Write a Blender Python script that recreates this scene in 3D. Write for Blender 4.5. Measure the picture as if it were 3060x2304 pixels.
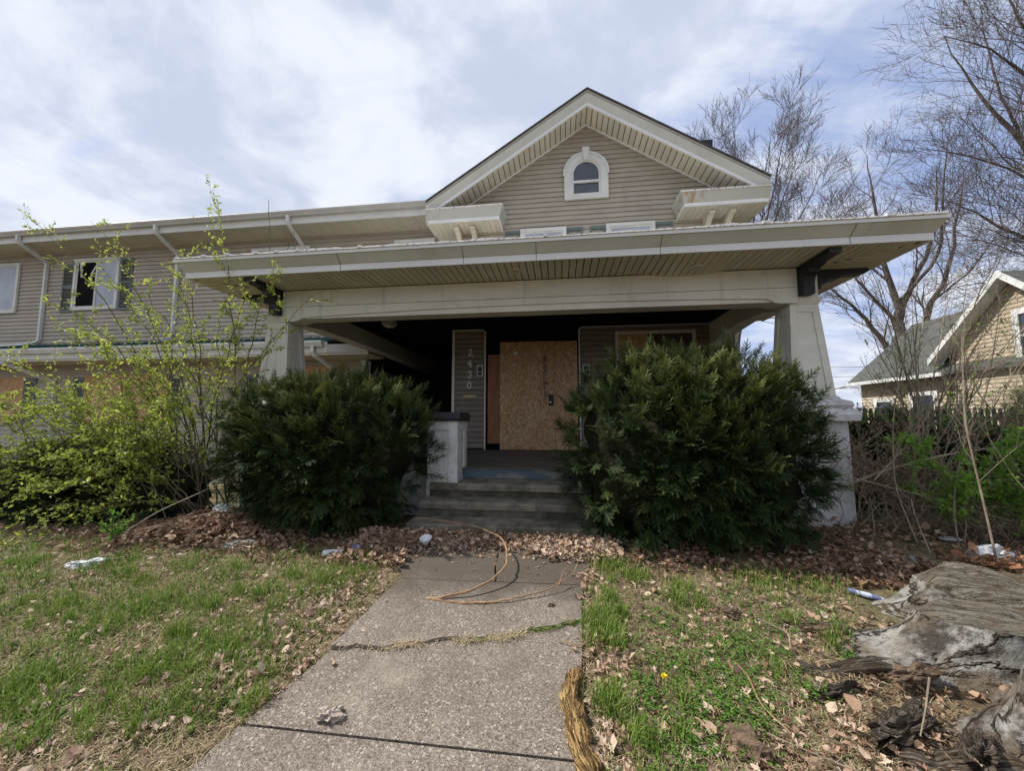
import bpy, math, random
import numpy as np
from mathutils import Vector

# ------------------------------------------------------------------ scene, camera, light
for o in list(bpy.data.objects):
    bpy.data.objects.remove(o)
SC = bpy.context.scene
COL = SC.collection
R = math.radians

cam = bpy.data.cameras.new("camera")
cam.sensor_width = 36.0
cam.lens = 36.0 * 1128.0 / 3060.0
cam.clip_start = 0.05
cam.clip_end = 3000
camo = bpy.data.objects.new("camera", cam)
COL.objects.link(camo)
camo.location = (0, 0, 1.55)
camo.rotation_euler = (R(95.0), 0, R(7.15))
SC.camera = camo

SUN_EL = R(50)
SUN_DIR = Vector((-math.cos(SUN_EL), 0.07, math.sin(SUN_EL))).normalized()   # towards the sun
SUN_AZ = math.atan2(SUN_DIR.x, SUN_DIR.y)
world = bpy.data.worlds.new("World")
SC.world = world
world.use_nodes = True
nt = world.node_tree
nt.nodes.clear()


def nn(nt, typ, **kw):
    n = nt.nodes.new(typ)
    for k, v in kw.items():
        setattr(n, k, v)
    return n


def lk(nt, a, b):
    nt.links.new(a, b)


def mathn(nt, op, a, b=None, c=None, clamp=False):
    n = nt.nodes.new('ShaderNodeMath')
    n.operation = op
    n.use_clamp = clamp
    for i, v in enumerate((a, b, c)):
        if v is None:
            continue
        if isinstance(v, (int, float)):
            n.inputs[i].default_value = v
        else:
            nt.links.new(v, n.inputs[i])
    return n.outputs[0]


def mixc(nt, fac, a, b, mode='MIX'):
    n = nt.nodes.new('ShaderNodeMix')
    n.data_type = 'RGBA'
    n.blend_type = mode
    for i, v in ((0, fac), (6, a), (7, b)):
        if isinstance(v, (int, float)):
            n.inputs[i].default_value = v
        elif isinstance(v, (tuple, list)):
            n.inputs[i].default_value = (*v[:3], 1)
        else:
            nt.links.new(v, n.inputs[i])
    return n.outputs[2]


def noise(nt, vec, scale, detail=5, rough=.55, dist=0.0):
    n = nn(nt, 'ShaderNodeTexNoise')
    n.inputs['Scale'].default_value = scale
    n.inputs['Detail'].default_value = detail
    n.inputs['Roughness'].default_value = rough
    n.inputs['Distortion'].default_value = dist
    if vec is not None:
        lk(nt, vec, n.inputs['Vector'])
    return n.outputs[0]


def mapping(nt, vec, scale=(1, 1, 1), loc=(0, 0, 0), rot=(0, 0, 0)):
    n = nn(nt, 'ShaderNodeMapping')
    n.inputs['Scale'].default_value = scale
    n.inputs['Location'].default_value = loc
    n.inputs['Rotation'].default_value = rot
    lk(nt, vec, n.inputs['Vector'])
    return n.outputs[0]


def smooth(nt, v, lo, hi, a=0.0, b=1.0):
    n = nn(nt, 'ShaderNodeMapRange')
    n.interpolation_type = 'SMOOTHSTEP'
    n.inputs[1].default_value = lo
    n.inputs[2].default_value = hi
    n.inputs[3].default_value = a
    n.inputs[4].default_value = b
    lk(nt, v, n.inputs[0])
    return n.outputs[0]


sky = nn(nt, 'ShaderNodeTexSky')
sky.sky_type = 'NISHITA'
sky.sun_disc = False
sky.sun_elevation = SUN_EL
sky.sun_rotation = SUN_AZ
sky.altitude = 200
sky.air_density = 1.0
sky.dust_density = 1.2
sky.ozone_density = 1.5
tc = nn(nt, 'ShaderNodeTexCoord')
sep = nn(nt, 'ShaderNodeSeparateXYZ')
lk(nt, tc.outputs['Generated'], sep.inputs[0])
zz = mathn(nt, 'ADD', mathn(nt, 'MAXIMUM', sep.outputs[2], 0.0), 0.22)
cx = mathn(nt, 'DIVIDE', sep.outputs[0], zz)
cy = mathn(nt, 'DIVIDE', sep.outputs[1], zz)
cmb = nn(nt, 'ShaderNodeCombineXYZ')
lk(nt, cx, cmb.inputs[0])
lk(nt, cy, cmb.inputs[1])
P0 = mapping(nt, cmb.outputs[0], (1, 1, 1), (3.1, 1.7, 0), (0, 0, 0.5))
n1 = noise(nt, P0, 1.1, 9, .55, .25)
P1 = mapping(nt, cmb.outputs[0], (.35, 1.5, 1), (7.3, 2.2, 0), (0, 0, -0.75))
n2 = noise(nt, P1, 2.2, 9, .62, .6)
base = mathn(nt, 'ADD', mathn(nt, 'MULTIPLY', n1, .5), mathn(nt, 'MULTIPLY', n2, .5))
# a band of thinner cloud lies north-east of the house: real cloud cover varies over the sky
dx = mathn(nt, 'SUBTRACT', cx, 0.75)
dy = mathn(nt, 'SUBTRACT', cy, 1.9)
hole = mathn(nt, 'ADD', mathn(nt, 'MULTIPLY', dx, dx), mathn(nt, 'MULTIPLY', mathn(nt, 'MULTIPLY', dy, dy), .22))
thin = smooth(nt, hole, 0.0, .9, -.045, .12)
cov = smooth(nt, mathn(nt, 'ADD', base, thin), .43, .61, 0.14, 0.97)
n3 = noise(nt, P0, 2.4, 8, .6, .3)
ccol = mixc(nt, smooth(nt, n3, .38, .62), (4.5, 5.0, 6.2), (6.7, 7.0, 7.7))
skyc = mixc(nt, 1.0, sky.outputs[0], (1.25, 1.05, 1.12), 'MULTIPLY')
skyl = mixc(nt, .55, skyc, (2.9, 4.1, 7.2))
fin = mixc(nt, cov, skyl, ccol)
bg = nn(nt, 'ShaderNodeBackground')
bg.inputs['Strength'].default_value = 0.10
lk(nt, fin, bg.inputs['Color'])
wo = nn(nt, 'ShaderNodeOutputWorld')
lk(nt, bg.outputs[0], wo.inputs[0])

sl = bpy.data.lights.new("sun", 'SUN')
sl.energy = 4.6
sl.angle = R(0.6)
sl.color = (1.0, .95, .87)
so = bpy.data.objects.new("sun", sl)
so.location = (0, 0, 30)
so.rotation_euler = SUN_DIR.to_track_quat('Z', 'Y').to_euler()
COL.objects.link(so)

SC.view_settings.view_transform = 'Standard'
SC.view_settings.look = 'None'
SC.view_settings.exposure = 0.42
SC.view_settings.gamma = 1.0
SC.view_settings.use_curve_mapping = False
SC.render.engine = 'CYCLES'
SC.cycles.max_bounces = 6
SC.cycles.transparent_max_bounces = 8


# ------------------------------------------------------------------ materials
def newmat(name):
    m = bpy.data.materials.new(name)
    m.use_nodes = True
    m.node_tree.nodes.clear()
    out = nn(m.node_tree, 'ShaderNodeOutputMaterial')
    return m, m.node_tree, out


def principled(nt, out, col, rough=.7, bump=None, bstr=.3, bdist=.01, spec=.3, metal=0.0, trans=0.0):
    p = nn(nt, 'ShaderNodeBsdfPrincipled')
    if isinstance(col, (tuple, list)):
        p.inputs['Base Color'].default_value = (*col[:3], 1)
    else:
        lk(nt, col, p.inputs['Base Color'])
    if isinstance(rough, (int, float)):
        p.inputs['Roughness'].default_value = rough
    else:
        lk(nt, rough, p.inputs['Roughness'])
    p.inputs['Specular IOR Level'].default_value = spec
    p.inputs['Metallic'].default_value = metal
    if bump is not None:
        b = nn(nt, 'ShaderNodeBump')
        b.inputs['Strength'].default_value = bstr
        b.inputs['Distance'].default_value = bdist
        lk(nt, bump, b.inputs['Height'])
        lk(nt, b.outputs[0], p.inputs['Normal'])
    sh = p.outputs[0]
    if trans > 0:
        t = nn(nt, 'ShaderNodeBsdfTranslucent')
        if isinstance(col, (tuple, list)):
            t.inputs[0].default_value = (*col[:3], 1)
        else:
            lk(nt, col, t.inputs[0])
        mx = nn(nt, 'ShaderNodeMixShader')
        mx.inputs[0].default_value = trans
        lk(nt, sh, mx.inputs[1])
        lk(nt, t.outputs[0], mx.inputs[2])
        sh = mx.outputs[0]
    lk(nt, sh, out.inputs[0])
    return p


def M(name, col, col2=None, scale=4, stretch=(1, 1, 1), rough=.7, bstr=.25, bdist=.004, fine=60, spec=.3,
      objvar=.08, dirt=None, dirtamt=.3, dirtscale=1.3, metal=0.0, lo=.35, hi=.65, chips=0.0):
    """surface with large soft tone variation, fine grain relief, optional dirt patches, slight per-piece variation"""
    m, nt, out = newmat(name)
    tc = nn(nt, 'ShaderNodeTexCoord')
    v = mapping(nt, tc.outputs['Object'], stretch)
    if col2 is None:
        col2 = tuple(c * .82 for c in col)
    c = mixc(nt, smooth(nt, noise(nt, v, scale, 6, .6), lo, hi), col, col2)
    if dirt is not None:
        dm = smooth(nt, noise(nt, mapping(nt, tc.outputs['Object'], (1, 1, .35)), dirtscale, 7, .65, .4), .5, .78, 0, dirtamt)
        c = mixc(nt, dm, c, dirt)
    if chips > 0:
        cn = noise(nt, mapping(nt, tc.outputs['Object'], (.6, 1, 1.6)), 11, 8, .72, .3)
        rg = smooth(nt, noise(nt, tc.outputs['Object'], 1.3, 3), .42, .6)
        c = mixc(nt, mathn(nt, 'MULTIPLY', smooth(nt, cn, .615, .66, 0, chips), rg), c, (.13, .115, .095))
        rn = noise(nt, mapping(nt, tc.outputs['Object'], (7, 7, .35)), 1.0, 6, .7)
        c = mixc(nt, smooth(nt, rn, .55, .72, 0, chips * .45), c, (.27, .25, .20))
    if objvar > 0:
        oi = nn(nt, 'ShaderNodeObjectInfo')
        f = mathn(nt, 'ADD', mathn(nt, 'MULTIPLY', oi.outputs['Random'], 2 * objvar), 1 - objvar)
        cc = nn(nt, 'ShaderNodeCombineXYZ')
        for i in range(3):
            lk(nt, f, cc.inputs[i])
        c = mixc(nt, 1.0, c, cc.outputs[0], 'MULTIPLY')
    b = noise(nt, v, fine, 5, .6)
    principled(nt, out, c, rough, b, bstr, bdist, spec, metal)
    return m


def foliage(name, cols, trans=.3, rough=.5, spec=.35):
    """leaf colour picked along a ramp by the per-leaf tone value stored on the mesh"""
    m, nt, out = newmat(name)
    a = nn(nt, 'ShaderNodeAttribute', attribute_name='rnd')
    r = nn(nt, 'ShaderNodeValToRGB')
    els = r.color_ramp.elements
    els[0].position = 0
    els[0].color = (*cols[0], 1)
    els[1].position = 1
    els[1].color = (*cols[-1], 1)
    for i, c in enumerate(cols[1:-1]):
        e = els.new((i + 1) / (len(cols) - 1))
        e.color = (*c, 1)
    lk(nt, a.outputs['Fac'], r.inputs[0])
    principled(nt, out, r.outputs[0], rough, None, spec=spec, trans=trans)
    return m


def osb(name, dark=1.0):
    m, nt, out = newmat(name)
    tc = nn(nt, 'ShaderNodeTexCoord')
    v0 = tc.outputs['Object']
    dist = nn(nt, 'ShaderNodeVectorMath', operation='ADD')
    nz = nn(nt, 'ShaderNodeTexNoise')
    nz.inputs['Scale'].default_value = 6
    lk(nt, v0, nz.inputs['Vector'])
    sc = nn(nt, 'ShaderNodeVectorMath', operation='SCALE')
    sc.inputs['Scale'].default_value = .25
    lk(nt, nz.outputs['Color'], sc.inputs[0])
    lk(nt, v0, dist.inputs[0])
    lk(nt, sc.outputs[0], dist.inputs[1])
    vo = nn(nt, 'ShaderNodeTexVoronoi')
    vo.inputs['Scale'].default_value = 34
    lk(nt, mapping(nt, dist.outputs[0], (1.5, 1.5, .45), (0, 0, 0), (0, .35, 0)), vo.inputs['Vector'])
    sp = nn(nt, 'ShaderNodeSeparateColor')
    lk(nt, vo.outputs['Color'], sp.inputs[0])
    r = nn(nt, 'ShaderNodeValToRGB')
    k = dark
    els = r.color_ramp.elements
    els[0].position = 0
    els[0].color = (.29 * k, .18 * k, .105 * k, 1)
    els[1].position = 1
    els[1].color = (.62 * k, .45 * k, .29 * k, 1)
    e = els.new(.5)
    e.color = (.46 * k, .30 * k, .18 * k, 1)
    lk(nt, sp.outputs[0], r.inputs[0])
    big = smooth(nt, noise(nt, v0, 1.7, 5), .35, .7)
    c = mixc(nt, big, r.outputs[0], mixc(nt, 1.0, r.outputs[0], (1.0, .90, .78), 'MULTIPLY'))
    principled(nt, out, c, .75, vo.outputs['Distance'], .4, .003, spec=.15)
    return m


def paving(name):
    m, nt, out = newmat(name)
    tc = nn(nt, 'ShaderNodeTexCoord')
    v0 = tc.outputs['Object']
    vo = nn(nt, 'ShaderNodeTexVoronoi')
    vo.inputs['Scale'].default_value = 165
    lk(nt, v0, vo.inputs['Vector'])
    sp = nn(nt, 'ShaderNodeSeparateColor')
    lk(nt, vo.outputs['Color'], sp.inputs[0])
    v2 = nn(nt, 'ShaderNodeTexVoronoi')
    v2.inputs['Scale'].default_value = 95
    lk(nt, v0, v2.inputs['Vector'])
    sp2 = nn(nt, 'ShaderNodeSeparateColor')
    lk(nt, v2.outputs['Color'], sp2.inputs[0])
    c = mixc(nt, smooth(nt, sp.outputs[0], .15, .95), (.130, .105, .085), (.275, .235, .195))
    c = mixc(nt, smooth(nt, sp2.outputs[1], .90, .97, 0, .6), c, (.47, .44, .39))
    c = mixc(nt, smooth(nt, sp2.outputs[2], .90, .97, 0, .75), c, (.075, .06, .05))
    # pale worn patches
    c = mixc(nt, smooth(nt, noise(nt, v0, 1.6, 6, .6, .3), .52, .70, 0, .5), c, (.37, .34, .27))
    c = mixc(nt, smooth(nt, noise(nt, v0, 2.8, 7, .7), .48, .66, 0, .5), c, (.13, .108, .088))
    # slabs get darker toward the steps, with a noisy edge
    s = nn(nt, 'ShaderNodeSeparateXYZ')
    lk(nt, v0, s.inputs[0])
    yy = mathn(nt, 'ADD', s.outputs[1], mathn(nt, 'MULTIPLY', mathn(nt, 'SUBTRACT', noise(nt, v0, 2.6, 6, .6), .5), 1.3))
    c = mixc(nt, smooth(nt, yy, 2.75, 3.45, 0, .85), c, (.075, .062, .048))
    principled(nt, out, c, .92, mathn(nt, 'ADD', vo.outputs['Distance'], noise(nt, v0, 40, 4)), .75, .006, spec=.2)
    return m


def ground_mat():
    m, nt, out = newmat("soil_and_thatch")
    tc = nn(nt, 'ShaderNodeTexCoord')
    v0 = tc.outputs['Object']
    st = mapping(nt, v0, (1, .5, 1), (0, 0, 0), (0, 0, .6))
    c = mixc(nt, smooth(nt, noise(nt, st, 34, 7, .7, .6), .38, .62), (.085, .06, .038), (.26, .20, .125))
    c = mixc(nt, smooth(nt, noise(nt, v0, 9, 6, .65), .42, .66, 0, .8), c, (.10, .075, .05))
    c = mixc(nt, smooth(nt, noise(nt, v0, 1.4, 5, .6), .45, .66, 0, .5), c, (.075, .10, .035))
    principled(nt, out, c, .95, noise(nt, v0, 45, 7, .7), .9, .02, spec=.1)
    return m


def weathered(name, light, dark, warm, sx=60, sy=3, soil=(-9, -8), deep=.035):
    """grain runs with the attributes gu (across) and gv (along)"""
    m, nt, out = newmat(name)
    a = nn(nt, 'ShaderNodeAttribute', attribute_name='grain')
    v = mapping(nt, a.outputs['Vector'], (sx, sy, 3))
    g = noise(nt, v, 1.0, 8, .65, .3)
    ck = mathn(nt, 'ABSOLUTE', mathn(nt, 'SUBTRACT', noise(nt, mapping(nt, a.outputs['Vector'], (sx * .7, sy * .8, 3), (5, 3, 1)), 1.0, 5, .6, .2), .5))
    ck = smooth(nt, ck, .0, deep, .0 if deep > .02 else .45)
    tc = nn(nt, 'ShaderNodeTexCoord')
    c = mixc(nt, ck, (.03, .024, .018), mixc(nt, smooth(nt, g, .40, .58), dark, light))
    c = mixc(nt, smooth(nt, noise(nt, tc.outputs['Object'], 4.5, 7, .65, .4), .46, .62, 0, .7), c, warm)
    sz = nn(nt, 'ShaderNodeSeparateXYZ')
    lk(nt, tc.outputs['Object'], sz.inputs[0])
    low = mathn(nt, 'ADD', sz.outputs[2], mathn(nt, 'MULTIPLY', mathn(nt, 'SUBTRACT', noise(nt, tc.outputs['Object'], 6, 6, .65), .5), .22))
    c = mixc(nt, smooth(nt, low, soil[0], soil[1], .92, 0.0), c, (.085, .058, .036))
    c = mixc(nt, smooth(nt, noise(nt, tc.outputs['Object'], 13, 6, .7), .52, .66, 0, .75), c, (.05, .036, .025))
    principled(nt, out, c, .9, mathn(nt, 'ADD', mathn(nt, 'ADD', g, mathn(nt, 'MULTIPLY', ck, .8)), noise(nt, tc.outputs['Object'], 25, 6, .7)), 1.0, .03, spec=.1)
    return m


def stained(name, base, col):
    """painted metal with rust and algae runs that hang from the upper edge"""
    m, nt, out = newmat(name)
    tc = nn(nt, 'ShaderNodeTexCoord')
    v0 = tc.outputs['Object']
    st = noise(nt, mapping(nt, v0, (9, 9, .25)), 1.0, 6, .75)
    patch = smooth(nt, noise(nt, mapping(nt, v0, (1, 1, .1)), 1.1, 3), .45, .6)
    k = mathn(nt, 'MULTIPLY', smooth(nt, st, .48, .62, 0, .85), patch)
    c = mixc(nt, k, base, col)
    k2 = smooth(nt, noise(nt, mapping(nt, v0, (23, 23, .3)), 1.0, 5, .7), .58, .70, 0, .45)
    c = mixc(nt, mathn(nt, 'MULTIPLY', k2, patch), c, (.10, .085, .05))
    principled(nt, out, c, .55, noise(nt, v0, 30, 4), .1, .003)
    return m


MT = {}
MT['siding'] = M("taupe_vinyl_siding", (.40, .36, .30), (.355, .32, .265), 1.4, (1, 1, 3), .62, .12, .002, 30, objvar=.045,
                 dirt=(.24, .215, .18), dirtamt=.35)
MT['siding_low'] = M("brown_log_siding", (.235, .205, .175), (.20, .175, .15), 2, (1, 1, 3), .6, .12, .002, 30, objvar=.05)
MT['white'] = M("white_painted_trim", (.64, .65, .63), (.57, .58, .56), 2.5, (1, 1, 1), .55, .1, .002, 40, dirt=(.40, .39, .33), dirtamt=.35, objvar=.02)
MT['beam'] = M("weathered_white_beam", (.66, .65, .57), (.58, .57, .50), 2.0, (.6, 1, 2), .6, .25, .003, 40,
               dirt=(.42, .39, .30), dirtamt=.5, dirtscale=2.2, objvar=.02, chips=.8)
MT['alum'] = M("pale_grey_fascia_metal", (.54, .55, .51), (.49, .50, .46), 1.2, (1, 1, .4), .5, .08, .002, 20, dirt=(.37, .35, .26), dirtamt=.5, objvar=.02, chips=.5)
MT['lip'] = M("white_fascia_metal", (.72, .73, .73), (.66, .67, .67), 1.2, (1, 1, 1), .45, .05, .002, 20, objvar=.02)
MT['soffit'] = M("cream_soffit_plank", (.58, .55, .45), (.50, .475, .39), 1.3, (1, 1, 1), .6, .12, .002, 30, objvar=.06,
                 dirt=(.27, .25, .18), dirtamt=.45, dirtscale=1.0)
MT['gutter'] = M("painted_gutter", (.47, .465, .44), (.41, .405, .38), 1.5, (1, 1, 1), .45, .08, .002, 20, dirt=(.28, .26, .22), dirtamt=.4, objvar=.02)
MT['black'] = M("black_painted_wood", (.012, .013, .016), (.022, .024, .028), 3, (1, 1, 1), .5, .3, .003, 30, objvar=0)
MT['shade_black'] = M("black_paint_and_shade", (.006, .006, .007), (.010, .010, .011), 3, rough=.8, objvar=0, spec=.05)  # ceiling paint; also stands for shade in the doorway and broken pane
MT['gloom'] = M("gloom_brown_wall", (.022, .018, .016), (.016, .013, .012), 3, rough=.8, objvar=0, spec=.1)  # deep shade of the side passage put into the wall tone
MT['gap'] = M("dark_gap", (.11, .10, .075), None, 3, objvar=0, spec=.05)
MT['shutter'] = M("grey_green_shutter", (.13, .165, .165), (.11, .145, .145), 3, rough=.55, objvar=.05)
MT['greenroof'] = M("green_metal_roof", (.02, .10, .09), (.025, .085, .10), 3, rough=.4, objvar=.05, spec=.5)
MT['shingle'] = M("dark_roof_shingle", (.045, .042, .040), (.08, .075, .07), 14, rough=.95, bstr=.8, bdist=.01, fine=90, objvar=0)
MT['nroof'] = M("grey_green_shingle", (.060, .066, .062), (.095, .098, .09), 7, (1, .4, 1), .95, .7, .01, 40, objvar=0, dirt=(.07, .08, .065), dirtamt=.6)
MT['osb'] = osb("oriented_strand_board")
MT['osbred'] = M("red_brown_plywood", (.30, .145, .075), (.22, .10, .055), 3, (6, 6, .6), .7, .3, .003, 40, objvar=.05)
MT['darkboard'] = M("dark_stained_plywood", (.085, .05, .033), (.06, .036, .024), 3, (3, 3, 1), .7, .3, .003, 40, objvar=.0)
MT['concrete'] = M("mossy_concrete_step", (.19, .175, .145), (.085, .078, .060), 5, (1, 1, 1), .9, .8, .012, 30,
                   dirt=(.045, .045, .028), dirtamt=.85, dirtscale=2.6, objvar=.06)
MT['tread'] = M('worn_sunlit_tread', (.215, .195, .155), (.10, .09, .068), 4, (1, 1, 1), .9, .8, .012, 34, dirt=(.045, .045, .026), dirtamt=.85, dirtscale=2.2, objvar=.12)  # lighter than the riser: sun on the treads put into the colour
MT['riser'] = M('mossy_shaded_riser', (.11, .10, .078), (.05, .048, .035), 6, (1, 1, 1), .95, .9, .012, 34, dirt=(.028, .032, .018), dirtamt=.8, dirtscale=3, objvar=.05)  # moss, plus the shade of the riser face put into the colour
MT['floor'] = M("porch_floor_paint", (.105, .095, .085), (.065, .06, .055), 4, (1, 1, 1), .7, .4, .004, 30, dirt=(.16, .13, .10), dirtamt=.5, objvar=0)
MT['bluepaint'] = M("peeling_blue_paint", (.075, .105, .125), (.16, .16, .15), 5, (.6, 1, 2), .7, .4, .004, 30, lo=.5, hi=.58, objvar=0)
MT['stucco'] = M("flaking_white_stucco", (.60, .61, .61), (.47, .47, .46), 7, (1, 1, 1), .85, .9, .012, 22, dirt=(.25, .23, .20), dirtamt=.6, dirtscale=2.5, objvar=.02, chips=.9)
MT['pave'] = paving("exposed_aggregate_concrete")
MT['ground'] = ground_mat()
MT['bark'] = M("grey_brown_bark", (.15, .125, .11), (.075, .062, .055), 9, (3, 3, .7), .95, .9, .02, 24, objvar=.0)
MT['twig'] = M("dark_twig_bark", (.15, .125, .11), (.095, .08, .072), 5, rough=.9, bstr=0, objvar=0)
MT['cane'] = M("pale_dead_cane", (.30, .25, .18), (.17, .135, .10), 6, rough=.85, bstr=0, objvar=.1)
MT['stem'] = M("brown_shrub_stem", (.15, .115, .08), (.09, .07, .05), 6, rough=.85, bstr=0, objvar=.1)
MT['brick'] = M("dark_chimney_brick", (.10, .06, .05), (.06, .045, .04), 9, rough=.95, bstr=.6, objvar=.25)
MT['mortar'] = M("chimney_mortar", (.10, .095, .09), None, 9, rough=.95, objvar=0)
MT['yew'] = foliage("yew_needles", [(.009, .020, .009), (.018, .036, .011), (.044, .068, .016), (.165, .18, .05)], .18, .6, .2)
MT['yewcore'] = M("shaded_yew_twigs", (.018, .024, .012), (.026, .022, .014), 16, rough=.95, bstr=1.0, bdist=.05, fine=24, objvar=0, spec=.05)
MT['spring'] = foliage("spring_leaves", [(.15, .20, .035), (.28, .35, .055), (.42, .48, .09), (.55, .58, .16)], .45, .5, .3)
MT['fresh'] = foliage("fresh_green_leaves", [(.06, .13, .02), (.13, .26, .035), (.20, .36, .055)], .4, .5, .3)
MT['grass'] = foliage("grass_blades", [(.04, .09, .014), (.10, .18, .026), (.19, .28, .045), (.32, .34, .12)], .3, .6, .2)
MT['straw'] = foliage("dead_grass_straw", [(.16, .12, .07), (.33, .26, .15), (.50, .42, .27)], .15, .8, .15)
MT['leaf'] = foliage("dry_fallen_leaves", [(.11, .062, .038), (.23, .14, .09), (.37, .255, .175), (.52, .41, .31)], .12, .75, .2)
MT['rust'] = foliage("rust_red_leaves", [(.15, .07, .04), (.29, .14, .075), (.40, .24, .14)], .15, .75, .2)
MT['dried'] = foliage("dried_seed_heads", [(.14, .085, .06), (.26, .165, .12), (.38, .26, .20)], .15, .85, .1)
MT['stumpbark'] = weathered("weathered_stump_side", (.32, .31, .285), (.075, .065, .055), (.16, .12, .08), soil=(-.03, .09))
MT['stumptop'] = weathered("weathered_stump_top", (.20, .18, .145), (.10, .085, .062), (.14, .10, .06), 30, 2.6, deep=.010)
MT['rootwood'] = weathered("dirty_root_wood", (.20, .17, .135), (.06, .045, .033), (.12, .085, .05), soil=(-.06, .03))
MT['rot'] = weathered("rotten_orange_wood", (.52, .35, .15), (.16, .09, .035), (.34, .20, .08), 26, 4)
MT['dampwood'] = M("damp_brown_wood", (.20, .14, .09), (.09, .06, .04), 12, (1, 5, 1), .95, .9, .02, 30, objvar=.1)
MT['plastic'] = M("white_plastic", (.58, .60, .62), None, 3, rough=.35, objvar=0, spec=.5)
MT['bag'] = M("white_plastic_film", (.52, .54, .56), (.45, .47, .48), 9, rough=.4, bstr=.8, bdist=.02, fine=20, objvar=0, spec=.5)
MT['bluecup'] = M("faded_blue_plastic", (.14, .15, .27), (.30, .31, .36), 12, rough=.4, objvar=0, lo=.45, hi=.55)
MT['stripe'] = M("striped_blue_bottle", (.40, .44, .55), (.10, .12, .22), 30, (1.2, .1, .1), rough=.4, objvar=0, lo=.47, hi=.53)
MT['paleleaf'] = M('pale_crumpled_leaf', (.42, .36, .31), (.30, .25, .21), 30, rough=.9, bstr=.6, bdist=.01, objvar=0)
MT['stone'] = M("grey_stone", (.26, .25, .225), (.17, .165, .14), 6, rough=.95, bstr=.8, bdist=.02, fine=25, objvar=.05)
MT['stick'] = M("bare_yellow_stick", (.34, .22, .12), (.22, .13, .07), 12, rough=.75, objvar=0)
MT['brass'] = M("old_brass", (.62, .52, .26), (.5, .42, .2), 9, rough=.5, metal=.0, objvar=0)
MT['number'] = M("pale_metal_number", (.82, .80, .74), None, 9, rough=.45, objvar=0)
MT['ink'] = M("black_stamp_ink", (.035, .025, .03), (.10, .06, .05), 40, rough=.8, objvar=0)
MT['yellow'] = M("dandelion_yellow", (.75, .55, .02), None, 9, rough=.7, objvar=0)
MT['cream'] = M("cream_lap_siding", (.43, .365, .265), (.37, .31, .225), 1.4, (1, 1, 3), .7, .1, .003, 20, objvar=.05, dirt=(.32, .28, .2), dirtamt=.4)
MT['nwhite'] = M("chalky_white_trim", (.64, .65, .64), (.50, .51, .49), 4, rough=.7, objvar=.02)
MT['fence'] = M("dark_green_fence_paint", (.030, .045, .038), (.045, .055, .045), 4, rough=.7, objvar=.1)
MT['wire'] = M("black_cable", (.02, .02, .022), None, 1, rough=.6, objvar=0)
MT['stain'] = stained("rust_streaked_fascia", (.44, .445, .40), (.33, .19, .085))
MT['stain2'] = stained("algae_streaked_fascia", (.44, .45, .42), (.27, .25, .15))
MT['roofedge'] = M("flaking_white_membrane", (.70, .69, .67), (.36, .30, .26), 22, rough=.8, bstr=.6, bdist=.01, objvar=0, lo=.5, hi=.62)


def glassmat(name, col, rough=.08, spec=.8):
    m, nt, out = newmat(name)
    tc = nn(nt, 'ShaderNodeTexCoord')
    c = mixc(nt, smooth(nt, noise(nt, tc.outputs['Object'], 2.2, 5), .3, .7), col, tuple(x * 1.35 for x in col))
    principled(nt, out, c, rough, noise(nt, tc.outputs['Object'], 3, 2), .05, .01, spec=spec)
    return m


MT['glass'] = glassmat("dark_window_glass", (.022, .030, .042))
MT['glasspale'] = glassmat("blind_behind_glass", (.27, .30, .35), .2, .5)


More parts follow.
